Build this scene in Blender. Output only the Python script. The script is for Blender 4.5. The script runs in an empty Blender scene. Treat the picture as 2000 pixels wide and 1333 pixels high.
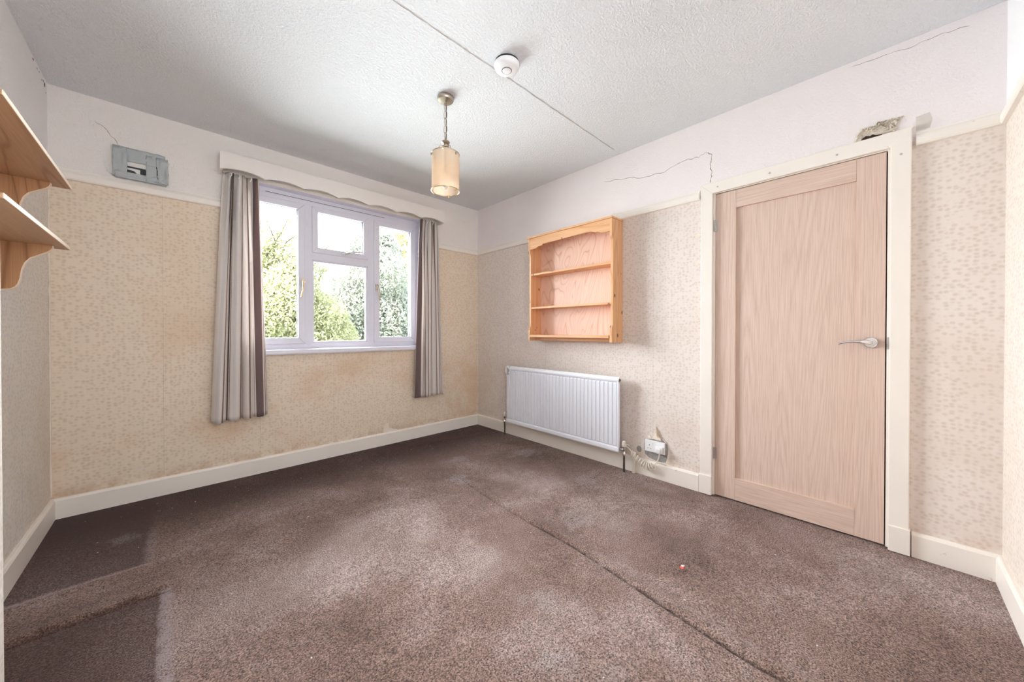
import bpy, bmesh, math, random
from mathutils import Vector, Matrix, noise as mnoise
random.seed(7)
PI = math.pi
SC = bpy.context.scene
COL = SC.collection

# ------------------------------------------------------------------ camera
RW, RD, RH = 2.986, 3.5155, 2.40          # room: x -RW..0, y -RD..0, z 0..RH
CAM = Vector((-2.4887, -3.1796, 1.0384))
YAW, PIT, ROL, FPX, SHY = 0.7600, -0.0069, 0.0002, 695.28, -13.51
fw = Vector((math.sin(YAW)*math.cos(PIT), math.cos(YAW)*math.cos(PIT), math.sin(PIT)))
rt = Vector((math.cos(YAW), -math.sin(YAW), 0)); up = rt.cross(fw)
r2 = rt*math.cos(ROL)+up*math.sin(ROL); u2 = up*math.cos(ROL)-rt*math.sin(ROL)
cd = bpy.data.cameras.new('camera'); cam = bpy.data.objects.new('camera', cd); COL.objects.link(cam)
cam.matrix_world = Matrix(((r2.x, u2.x, -fw.x, CAM.x), (r2.y, u2.y, -fw.y, CAM.y), (r2.z, u2.z, -fw.z, CAM.z), (0, 0, 0, 1)))
cd.sensor_width = 36; cd.lens = FPX/2000*36; cd.shift_y = SHY/2000; cd.clip_start = 0.02; cd.clip_end = 200
SC.camera = cam

# ------------------------------------------------------------------ world, sun, daylight, added fill, exposure
SC.view_settings.view_transform = 'Standard'; SC.view_settings.look = 'None'
SC.view_settings.gamma = 1; SC.view_settings.use_curve_mapping = False
SC.view_settings.exposure = 0.88
cy = SC.cycles
cy.max_bounces = 8; cy.diffuse_bounces = 6; cy.glossy_bounces = 3; cy.transmission_bounces = 3; cy.transparent_max_bounces = 10
cy.use_adaptive_sampling = True; cy.adaptive_threshold = 0.10; cy.adaptive_min_samples = 10; cy.sample_clamp_indirect = 6
cy.caustics_reflective = False; cy.caustics_refractive = False
wd = bpy.data.worlds.new('overcast_sky'); SC.world = wd; wd.use_nodes = True
bgn = wd.node_tree.nodes['Background']
bgn.inputs[0].default_value = (0.86, 0.93, 1.0, 1); bgn.inputs[1].default_value = 2.6

def light(name, kind, loc, target, energy, color, **kw):
    d = bpy.data.lights.new(name, kind); d.energy = energy; d.color = color
    for k, v in kw.items(): setattr(d, k, v)
    o = bpy.data.objects.new(name, d); COL.objects.link(o); o.location = loc
    o.rotation_euler = (Vector(target)-Vector(loc)).to_track_quat('-Z', 'Y').to_euler()
    return o
light('sun', 'SUN', (-12, -1.6, 10), (0, 0, 0), 16.0, (1.0, 0.95, 0.88), angle=0.02)
light('window_daylight', 'AREA', (-1.43, 0.37, 1.50), (-1.43, -2.0, 0.74), 80, (0.92, 0.95, 1.0), shape='RECTANGLE', size=1.40, size_y=1.05, spread=math.radians(125))
light('rear_fill_lamp', 'AREA', (-2.12, -RD-.10, 1.50), (-2.12, 0.0, 1.42), 9.5, (0.95, 0.97, 1.0), shape='RECTANGLE', size=1.0, size_y=1.06)  # added fill from behind the viewpoint, lifts the window wall

# ------------------------------------------------------------------ node helpers
MATS = {}
def nmat(name):
    m = bpy.data.materials.new(name); m.use_nodes = True; MATS[name] = m
    nt = m.node_tree; b = nt.nodes['Principled BSDF']
    return m, nt, b
class N:
    def __init__(s, nt): s.nt = nt
    def new(s, t, **kw):
        n = s.nt.nodes.new(t)
        for k, v in kw.items(): setattr(n, k, v)
        return n
    def put(s, sock, v):
        if isinstance(v, bpy.types.NodeSocket): s.nt.links.new(v, sock)
        elif v is not None:
            if hasattr(sock.default_value, '__len__') and not hasattr(v, '__len__'): v = [v]*len(sock.default_value)
            if hasattr(sock.default_value, '__len__') and len(sock.default_value) == 4 and len(v) == 3: v = (*v, 1)
            sock.default_value = v
    def pos(s):
        return s.new('ShaderNodeNewGeometry').outputs['Position']
    def xyz(s, v):
        n = s.new('ShaderNodeSeparateXYZ'); s.put(n.inputs[0], v); return n.outputs
    def comb(s, x, y, z):
        n = s.new('ShaderNodeCombineXYZ')
        for i, v in enumerate((x, y, z)): s.put(n.inputs[i], v)
        return n.outputs[0]
    def m(s, op, a, b=None, c=None, clamp=False):
        n = s.new('ShaderNodeMath', operation=op, use_clamp=clamp); s.put(n.inputs[0], a)
        if b is not None: s.put(n.inputs[1], b)
        if c is not None: s.put(n.inputs[2], c)
        return n.outputs[0]
    def vm(s, op, a, b):
        n = s.new('ShaderNodeVectorMath', operation=op); s.put(n.inputs[0], a); s.put(n.inputs[1], b); return n.outputs[0]
    def noise(s, v, scale, detail=2, rough=.5, dist=0):
        n = s.new('ShaderNodeTexNoise'); s.put(n.inputs['Vector'], v); n.inputs['Scale'].default_value = scale
        n.inputs['Detail'].default_value = detail; n.inputs['Roughness'].default_value = rough; n.inputs['Distortion'].default_value = dist
        return n.outputs['Fac']
    def voro(s, v, scale, feature='F1', rnd=1.0):
        n = s.new('ShaderNodeTexVoronoi', feature=feature); s.put(n.inputs['Vector'], v)
        n.inputs['Scale'].default_value = scale; n.inputs['Randomness'].default_value = rnd
        return n.outputs[0]
    def ss(s, v, a, b, lo=0.0, hi=1.0):
        n = s.new('ShaderNodeMapRange', interpolation_type='SMOOTHSTEP'); s.put(n.inputs[0], v)
        for i, q in enumerate((a, b, lo, hi)): s.put(n.inputs[1+i], q)
        return n.outputs[0]
    def ramp(s, v, stops, interp='LINEAR'):
        n = s.new('ShaderNodeValToRGB'); s.put(n.inputs[0], v); cr = n.color_ramp; cr.interpolation = interp
        while len(cr.elements) > 1: cr.elements.remove(cr.elements[0])
        cr.elements[0].position = stops[0][0]; cr.elements[0].color = (*stops[0][1], 1)
        for p, c in stops[1:]:
            e = cr.elements.new(p); e.color = (*c, 1)
        return n.outputs[0]
    def mix(s, f, a, b, mode='MIX'):
        n = s.new('ShaderNodeMix', data_type='RGBA', blend_type=mode); s.put(n.inputs[0], f); s.put(n.inputs[6], a); s.put(n.inputs[7], b)
        return n.outputs[2]
    def bump(s, h, strength, dist, normal=None):
        n = s.new('ShaderNodeBump'); n.inputs['Strength'].default_value = strength; n.inputs['Distance'].default_value = dist
        s.put(n.inputs['Height'], h)
        if normal is not None: s.put(n.inputs['Normal'], normal)
        return n.outputs[0]
def srgb(r, g, b):
    f = lambda c: (c/255/12.92) if c/255 <= .04045 else ((c/255+.055)/1.055)**2.4
    return (f(r), f(g), f(b))

def flat(name, col, rough=.5, metal=0.0, vary=.06, scale=30, bump=0.0, spec=.5):
    m, nt, b = nmat(name); n = N(nt)
    p = n.pos(); f = n.noise(p, scale, 3)
    c = n.mix(f, [x*(1-vary) for x in col], [min(1, x*(1+vary)) for x in col])
    n.put(b.inputs['Base Color'], c); b.inputs['Roughness'].default_value = rough; b.inputs['Metallic'].default_value = metal
    b.inputs['Specular IOR Level'].default_value = spec
    if bump: n.put(b.inputs['Normal'], n.bump(n.noise(p, scale*4, 2), .4, bump))
    return m

# ---------------------------------------------------------------- materials
def frieze_material(name, frieze):
    m, nt, b = nmat(name); n = N(nt); p = n.pos()
    n.put(b.inputs['Base Color'], n.mix(n.noise(p, 3.0, 2, .6), [c*.96 for c in frieze], [min(1, c*1.03) for c in frieze]))
    b.inputs['Roughness'].default_value = .8; b.inputs['Specular IOR Level'].default_value = .2
    n.put(b.inputs['Normal'], n.bump(n.noise(p, 95, 2, .6), .45, .006))
def wall_material(name, paper, print_col, stain, plane, stain_amt, frieze):
    """small-print wallpaper below the picture rail; the textured painted frieze above it is its own material"""
    frieze_material(name.replace('wallpaper', 'frieze'), frieze)
    m, nt, b = nmat(name); n = N(nt)
    p = n.pos(); x, y, z = n.xyz(p)
    h = x if plane == 'y' else y
    uv = n.comb(h, n.m('MULTIPLY', z, 1.28), 0.0)
    d = n.voro(uv, 49, rnd=.62)                        # one small leaf motif to a cell
    ink = n.m('MULTIPLY', n.ss(d, .64, .14), n.ss(n.noise(uv, 120, 1), .25, .60, .27, .42))
    hz = n.comb(h, z, 3.3)
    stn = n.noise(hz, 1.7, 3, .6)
    col = n.mix(ink, paper, print_col)
    # age stains: brown blotches that hang low on the paper and small spots of mould
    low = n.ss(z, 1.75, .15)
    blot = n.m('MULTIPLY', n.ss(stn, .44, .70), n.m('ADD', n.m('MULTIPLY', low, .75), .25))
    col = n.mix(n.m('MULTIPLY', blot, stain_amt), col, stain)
    if stain_amt > .3:
        base_line = n.m('MULTIPLY', n.ss(z, .19, .11), n.ss(n.noise(hz, 11, 2, .7), .38, .6))
        col = n.mix(n.m('MULTIPLY', base_line, stain_amt*.55), col, srgb(176, 138, 102))
    if stain_amt > .6:
        spots = n.m('MULTIPLY', n.ss(n.voro(hz, 17), .075, .035), n.m('MULTIPLY', n.ss(stn, .46, .56), n.ss(z, .80, .45)))
        col = n.mix(n.m('MULTIPLY', spots, stain_amt*.75), col, srgb(128, 100, 70))
    seam = n.ss(n.m('ABSOLUTE', n.m('SUBTRACT', n.m('FRACT', n.m('DIVIDE', n.m('ADD', h, 2.537+5.09), .509)), .5)), .4965, .499)
    col = n.mix(n.m('MULTIPLY', seam, .28), col, srgb(140, 112, 88))
    n.put(b.inputs['Base Color'], col); b.inputs['Roughness'].default_value = .75; b.inputs['Specular IOR Level'].default_value = .25
    n.put(b.inputs['Normal'], n.bump(n.noise(p, 7, 2), .22, .010))
    return m
PAPER = srgb(228, 214, 196); FRIEZE = srgb(236, 229, 226)
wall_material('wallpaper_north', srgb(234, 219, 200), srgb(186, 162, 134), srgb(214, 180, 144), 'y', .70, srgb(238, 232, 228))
wall_material('wallpaper_east', srgb(233, 223, 216), srgb(188, 170, 154), srgb(212, 190, 170), 'x', .35, srgb(240, 233, 233))
wall_material('wallpaper_west', srgb(232, 226, 218), srgb(192, 180, 164), srgb(208, 188, 166), 'x', .28, srgb(240, 238, 238))
wall_material('wallpaper_south', srgb(232, 222, 212), srgb(190, 174, 156), srgb(205, 182, 160), 'y', .20, srgb(240, 238, 240))

def ceiling_mat():
    m, nt, b = nmat('stippled_ceiling'); n = N(nt); p = n.pos()
    f = n.noise(p, 1.6, 4, .6)
    n.put(b.inputs['Base Color'], n.mix(f, srgb(224, 226, 230), srgb(233, 235, 238)))
    b.inputs['Roughness'].default_value = .85; b.inputs['Specular IOR Level'].default_value = .2
    h = n.ss(n.noise(p, 85, 2, .7), .40, .64)
    n.put(b.inputs['Normal'], n.bump(h, .55, .004))
ceiling_mat()

def carpet_mat():
    m, nt, b = nmat('worn_brown_carpet'); n = N(nt); p = n.pos(); x, y, z = n.xyz(p)
    big = n.noise(p, 1.7, 4, .62, .4)
    col = n.ramp(big, [(.30, srgb(112, 90, 79)), (.50, srgb(148, 125, 115)), (.70, srgb(182, 163, 157))])
    fine = n.noise(p, 185, 2, .8)
    mott = n.noise(p, 26, 2, .6)
    col = n.mix(n.ss(mott, .35, .70, 0.0, .22), col, srgb(108, 84, 73))
    col = n.mix(.95, col, n.ramp(fine, [(.30, (.03, .03, .03)), (.50, (.47, .46, .46)), (.70, (1, 1, 1))]), 'OVERLAY')
    # painted shade by the window wall; unworn pile where furniture stood in left corner
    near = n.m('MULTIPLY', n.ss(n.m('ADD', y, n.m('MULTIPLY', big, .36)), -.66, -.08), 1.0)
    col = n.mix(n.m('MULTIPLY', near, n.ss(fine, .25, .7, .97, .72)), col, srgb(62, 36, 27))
    wob = n.m('MULTIPLY', n.m('SUBTRACT', n.noise(p, 14, 3), .5), .035)
    xw = n.m('ADD', x, wob); yw = n.m('ADD', y, wob)
    ra = n.m('MULTIPLY', n.ss(xw, -2.555, -2.60), n.ss(yw, -.905, -.875))
    rb = n.m('MULTIPLY', n.ss(xw, -2.51, -2.54), n.ss(yw, -1.15, -1.18))
    col = n.mix(n.m('MULTIPLY', n.m('MAXIMUM', ra, rb), n.ss(fine, .25, .65, .92, .60)), col, srgb(74, 52, 46))
    # pale pressed lines round the old furniture
    la = n.m('MULTIPLY', n.ss(n.m('ABSOLUTE', n.m('ADD', yw, .905)), .020, .004), n.ss(xw, -2.54, -2.58))
    lb = n.m('MULTIPLY', n.ss(n.m('ABSOLUTE', n.m('ADD', xw, 2.515)), .026, .012), n.ss(yw, -1.15, -1.18))
    lc = n.m('MULTIPLY', n.ss(n.m('ABSOLUTE', n.m('ADD', xw, 2.575)), .03, .006), n.m('MULTIPLY', n.ss(yw, -.90, -.86), n.ss(yw, -.45, -.7)))
    lines = n.m('MAXIMUM', n.m('MAXIMUM', la, lb), n.m('MULTIPLY', lc, .5))
    col = n.mix(n.m('MULTIPLY', n.m('MULTIPLY', lines, n.ss(n.m('ADD', n.m('MULTIPLY', fine, .5), n.m('MULTIPLY', mott, .5)), .34, .58)), .72), col, srgb(178, 164, 166))
    # dark line along the long crease
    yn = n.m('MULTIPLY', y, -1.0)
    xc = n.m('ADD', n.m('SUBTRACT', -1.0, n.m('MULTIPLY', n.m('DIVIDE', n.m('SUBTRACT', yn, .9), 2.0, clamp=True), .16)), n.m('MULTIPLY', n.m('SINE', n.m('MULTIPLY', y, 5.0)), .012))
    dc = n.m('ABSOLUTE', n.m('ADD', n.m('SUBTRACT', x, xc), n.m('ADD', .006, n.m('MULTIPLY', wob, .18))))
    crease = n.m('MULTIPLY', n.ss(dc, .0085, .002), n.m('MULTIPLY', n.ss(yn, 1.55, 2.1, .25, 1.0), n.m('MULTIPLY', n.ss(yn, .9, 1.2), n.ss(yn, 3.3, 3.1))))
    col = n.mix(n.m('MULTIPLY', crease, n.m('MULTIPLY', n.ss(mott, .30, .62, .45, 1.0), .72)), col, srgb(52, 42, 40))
    # plaster dust trodden into the pile
    dust = None; dn = n.m('SUBTRACT', n.noise(p, 11, 3, .7), .5)
    for (cx, cy, r, a) in ((-1.46, -2.25, .085, .30), (-1.62, -2.47, .08, .34), (-1.02, -1.10, .13, .42), (-.80, -.78, .11, .40), (-.86, -1.98, .14, .28), (-.30, -1.05, .14, .3), (-2.66, -.55, .08, .22), (-1.55, -2.62, .07, .22), (-.42, -1.75, .16, .3), (-.25, -3.2, .2, .2)):
        dd = n.vm('SUBTRACT', p, (cx, cy, 0)); ln = nt.nodes.new('ShaderNodeVectorMath'); ln.operation = 'LENGTH'; n.put(ln.inputs[0], dd)
        s = n.ss(n.m('ADD', ln.outputs['Value'], n.m('MULTIPLY', dn, r*2.6)), r, r*.2, 0, a)
        dust = s if dust is None else n.m('MAXIMUM', dust, s)
    col = n.mix(n.m('MULTIPLY', dust, n.ss(fine, .30, .62)), col, srgb(205, 198, 200))
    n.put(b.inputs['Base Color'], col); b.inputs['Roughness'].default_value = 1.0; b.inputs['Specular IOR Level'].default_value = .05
    b.inputs['Sheen Weight'].default_value = .16; b.inputs['Sheen Roughness'].default_value = .35
    b.inputs['Sheen Tint'].default_value = (.86, .88, 1.0, 1)
    n.put(b.inputs['Normal'], n.bump(n.m('ADD', fine, n.m('MULTIPLY', n.noise(p, 420, 2), .5)), .9, .008))
carpet_mat()

def wood(name, axis, pale, mid, dark, ring=9.0, fine=.35, rough=.45, knots=0.0, stretch=.10, amp=.5):
    """grain runs along axis ('x','y','z')"""
    m, nt, b = nmat(name); n = N(nt)
    p = n.pos(); oi = n.new('ShaderNodeObjectInfo')
    off = n.vm('MULTIPLY', n.comb(oi.outputs['Random'], oi.outputs['Random'], oi.outputs['Random']), (17.0, 31.0, 23.0))
    x, y, z = n.xyz(n.vm('ADD', p, off))
    k = {'x': (stretch, 1, 1), 'y': (1, stretch, 1), 'z': (1, 1, stretch)}[axis]
    q = n.comb(n.m('MULTIPLY', x, k[0]), n.m('MULTIPLY', y, k[1]), n.m('MULTIPLY', z, k[2]))
    f = n.noise(q, 3.2, 2, .5, .6)
    rings = n.m('ABSOLUTE', n.m('SUBTRACT', n.m('FRACT', n.m('MULTIPLY', f, ring)), .5))
    line = n.ss(rings, .10, .0)
    k2 = {'x': (.02, 1, 1), 'y': (1, .02, 1), 'z': (1, 1, .02)}[axis]
    q2 = n.comb(n.m('MULTIPLY', x, k2[0]), n.m('MULTIPLY', y, k2[1]), n.m('MULTIPLY', z, k2[2]))
    fib = n.noise(q2, 240, 2, .6)
    col = n.mix(n.m('MULTIPLY', n.ss(rings, .5, .0), .6), pale, mid)
    col = n.mix(n.m('MULTIPLY', line, amp), col, dark)
    col = n.mix(n.m('MULTIPLY', n.ss(fib, .42, .7), fine), col, dark)
    if knots:
        q3 = n.comb(n.m('MULTIPLY', x, .8), n.m('MULTIPLY', y, .8), n.m('MULTIPLY', z, .55))
        kn = n.ss(n.voro(q3, 15), .15, .08)
        kn = n.m('MULTIPLY', kn, n.ss(n.noise(q3, 7, 1), .42, .46))
        col = n.mix(n.m('MULTIPLY', kn, knots), col, srgb(95, 55, 32))
    n.put(b.inputs['Base Color'], col); b.inputs['Roughness'].default_value = rough; b.inputs['Specular IOR Level'].default_value = .35
    n.put(b.inputs['Normal'], n.bump(n.m('SUBTRACT', n.m('MULTIPLY', fib, -.5), line), .12, .002))
    return m
OAK = (srgb(222, 198, 184), srgb(214, 188, 173), srgb(184, 154, 137))
wood('oak_upright', 'z', *OAK, ring=46, fine=.42, stretch=.055, amp=.16)
wood('oak_cross', 'y', *OAK, ring=34, fine=.42, stretch=.05, amp=.15)
PINE = (srgb(232, 184, 140), srgb(222, 166, 118), srgb(188, 122, 76))
wood('pine_upright', 'z', *PINE, ring=14, fine=.22, knots=.85, stretch=.06, amp=.35)
wood('pine_cross', 'y', *PINE, ring=14, fine=.22, knots=.85, stretch=.06, amp=.3)
wood('pine_plywood', 'z', srgb(243, 208, 188), srgb(238, 196, 172), srgb(200, 144, 116), ring=26, fine=.10, stretch=.30, amp=.5)
SHELF = (srgb(206, 168, 134), srgb(194, 152, 116), srgb(140, 96, 64))
wood('shelf_cross', 'y', *SHELF, ring=14, fine=.18, stretch=.10, amp=.40)
wood('shelf_upright', 'z', srgb(190, 145, 105), srgb(176, 128, 90), srgb(120, 76, 46), ring=15, fine=.22, stretch=.05, amp=.5)

flat('pale_edge', srgb(244, 226, 204), .5, vary=.03)
def paint(name, col, chips=.5, rough=.38):
    m, nt, b = nmat(name); n = N(nt); p = n.pos()
    c = n.mix(n.noise(p, 4, 4, .6), [v*.95 for v in col], [min(1, v*1.03) for v in col])
    ch = n.m('MULTIPLY', n.ss(n.noise(p, 34, 3, .6), .70, .73), n.ss(n.noise(p, 3.1, 2), .48, .60))
    c = n.mix(n.m('MULTIPLY', ch, chips), c, srgb(150, 120, 100))
    n.put(b.inputs['Base Color'], c); b.inputs['Roughness'].default_value = rough
    n.put(b.inputs['Normal'], n.bump(n.noise(p, 22, 3), .10, .004))
    return m
paint('cream_gloss', srgb(243, 236, 228), .55)
paint('cream_trim', srgb(242, 235, 227), .35)
paint('cream_pelmet', srgb(240, 234, 229), .1, .6)
flat('upvc', srgb(225, 224, 235), .40, vary=.015)
flat('seal_grey', srgb(120, 118, 130), .6)
flat('radiator_enamel', srgb(238, 240, 247), .28, vary=.015)
flat('white_plastic', srgb(240, 240, 242), .3, vary=.02)
flat('aged_plastic', srgb(232, 226, 214), .4, vary=.04)
flat('shaded_plastic', srgb(178, 180, 174), .4, vary=.03)
flat('dark_gap', srgb(30, 24, 22), .9)
flat('dark_slot', srgb(40, 44, 46), .7)
flat('brown_shadow_gap', srgb(70, 44, 34), .9)
flat('chrome', (.75, .75, .76), .12, 1.0, .01)
flat('steel', (.55, .54, .52), .35, 1.0, .05)
flat('satin_nickel', (.46, .40, .33), .34, 1.0, .06)
flat('brass', (.72, .56, .34), .28, 1.0, .05)
flat('old_pipe', srgb(92, 84, 78), .5, .5, .15)
flat('duct_tape', srgb(178, 184, 186), .30, 0.0, .10, 26, .003)
flat('vent_white', srgb(228, 226, 222), .5)
flat('vent_dark', srgb(52, 54, 58), .6)
flat('crack_dark', srgb(150, 128, 116), .95, vary=.3)
flat('crack_pale', srgb(196, 194, 192), .95, vary=.1)
flat('hole_dark', srgb(60, 45, 36), .95, vary=.3)
flat('filler', srgb(214, 207, 200), .95, vary=.06)
flat('mortar', srgb(158, 154, 152), .95, vary=.35, scale=45, bump=.006)
flat('bare_plaster', srgb(216, 206, 192), .95, vary=.26, scale=70, bump=.006)
flat('torn_paper', srgb(236, 224, 210), .9, vary=.06)
flat('curled_paper', srgb(205, 180, 140), .9, vary=.1)
flat('bark', srgb(92, 78, 66), .9, vary=.3)
flat('lawn', srgb(92, 120, 60), .95, vary=.3)
flat('red_paper', srgb(222, 96, 84), .6)
flat('lint', srgb(226, 220, 216), .9)

def leafy(name, a, bcol, trans=.35):
    m, nt, b = nmat(name); n = N(nt); p = n.pos()
    c = n.mix(n.ss(n.noise(p, 3.5, 3), .3, .7), a, bcol)
    n.put(b.inputs['Base Color'], c); b.inputs['Roughness'].default_value = .5
    tr = n.new('ShaderNodeBsdfTranslucent'); n.put(tr.inputs[0], c)
    mx = n.new('ShaderNodeMixShader'); mx.inputs[0].default_value = trans
    nt.links.new(b.outputs[0], mx.inputs[1]); nt.links.new(tr.outputs[0], mx.inputs[2])
    nt.links.new(mx.outputs[0], nt.nodes['Material Output'].inputs[0])
leafy('leaf_yellow_green', srgb(166, 170, 128), srgb(206, 204, 170))
leafy('leaf_grey_green', srgb(158, 164, 154), srgb(204, 206, 196))
leafy('leaf_gold', srgb(198, 192, 140), srgb(214, 210, 172))

def glass_mat():
    m, nt, b = nmat('window_glass'); n = N(nt)
    tr = n.new('ShaderNodeBsdfTransparent'); tr.inputs[0].default_value = (.97, .985, .98, 1)
    gl = n.new('ShaderNodeBsdfGlossy'); gl.inputs['Roughness'].default_value = .02
    fr = n.new('ShaderNodeFresnel'); fr.inputs[0].default_value = 1.45
    mx = n.new('ShaderNodeMixShader'); n.put(mx.inputs[0], n.m('MULTIPLY', fr.outputs[0], .8))
    nt.links.new(tr.outputs[0], mx.inputs[1]); nt.links.new(gl.outputs[0], mx.inputs[2])
    nt.links.new(mx.outputs[0], nt.nodes['Material Output'].inputs[0]); nt.nodes.remove(b)
glass_mat()
def shade_mat():
    m, nt, b = nmat('amber_shade_glass'); n = N(nt); p = n.pos()
    c = n.mix(n.noise(p, 60, 3), srgb(243, 231, 217), srgb(248, 238, 226))
    n.put(b.inputs['Base Color'], c); b.inputs['Roughness'].default_value = .3
    tl = n.new('ShaderNodeBsdfTranslucent'); n.put(tl.inputs[0], c)
    tr = n.new('ShaderNodeBsdfTransparent'); n.put(tr.inputs[0], c)
    m1 = n.new('ShaderNodeMixShader'); m1.inputs[0].default_value = .40
    nt.links.new(b.outputs[0], m1.inputs[1]); nt.links.new(tl.outputs[0], m1.inputs[2])
    m2 = n.new('ShaderNodeMixShader'); m2.inputs[0].default_value = .62
    nt.links.new(m1.outputs[0], m2.inputs[1]); nt.links.new(tr.outputs[0], m2.inputs[2])
    nt.links.new(m2.outputs[0], nt.nodes['Material Output'].inputs[0])
shade_mat()
def curtain_mat(name, stops):
    m, nt, b = nmat(name); n = N(nt)
    uvn = n.new('ShaderNodeUVMap'); u, v, _ = n.xyz(uvn.outputs[0])
    col = n.ramp(u, stops, 'CONSTANT')
    weave = n.m('ABSOLUTE', n.m('SUBTRACT', n.m('FRACT', n.m('MULTIPLY', v, 190.0)), .5))
    dark = n.ss(n.new('ShaderNodeRGBToBW').outputs[0], .5, .2) if False else None
    col = n.mix(n.m('MULTIPLY', n.ss(weave, .1, .4), .16), col, srgb(238, 226, 214), 'MULTIPLY')
    rib = n.noise(n.comb(n.m('MULTIPLY', u, 300), n.m('MULTIPLY', v, 3), 0.0), 1.0, 2)
    col = n.mix(n.m('MULTIPLY', rib, .14), col, srgb(160, 146, 140))
    n.put(b.inputs['Base Color'], col); b.inputs['Roughness'].default_value = .85; b.inputs['Specular IOR Level'].default_value = .2
    tl = n.new('ShaderNodeBsdfTranslucent'); n.put(tl.inputs[0], col)
    mx = n.new('ShaderNodeMixShader'); mx.inputs[0].default_value = .32
    nt.links.new(b.outputs[0], mx.inputs[1]); nt.links.new(tl.outputs[0], mx.inputs[2])
    nt.links.new(mx.outputs[0], nt.nodes['Material Output'].inputs[0])
CR, GR, BR, DK = srgb(246, 240, 236), srgb(232, 229, 229), srgb(146, 122, 114), srgb(96, 78, 74)
MV = srgb(130, 112, 111)
curtain_mat('curtain_stripe_a', [(0, CR), (.06, GR), (.10, CR), (.135, BR), (.155, CR), (.185, BR), (.195, CR), (.215, DK), (.275, CR), (.295, BR), (.312, CR), (.36, GR), (.40, CR), (.455, BR), (.475, CR), (.51, BR), (.52, GR), (.57, CR), (.635, BR), (.655, CR), (.70, GR), (.735, CR), (.775, BR), (.785, CR), (.805, MV), (.90, BR), (.915, CR), (.94, BR), (.95, CR), (.97, BR), (.98, CR)])
curtain_mat('curtain_stripe_b', [(0, CR), (.03, GR), (.05, MV), (.20, CR), (.25, BR), (.262, CR), (.30, GR), (.36, BR), (.385, CR), (.43, BR), (.445, CR), (.53, GR), (.57, BR), (.585, CR), (.64, BR), (.655, CR), (.72, GR), (.76, BR), (.78, CR), (.84, BR), (.86, CR), (.92, BR), (.935, GR)])

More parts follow.
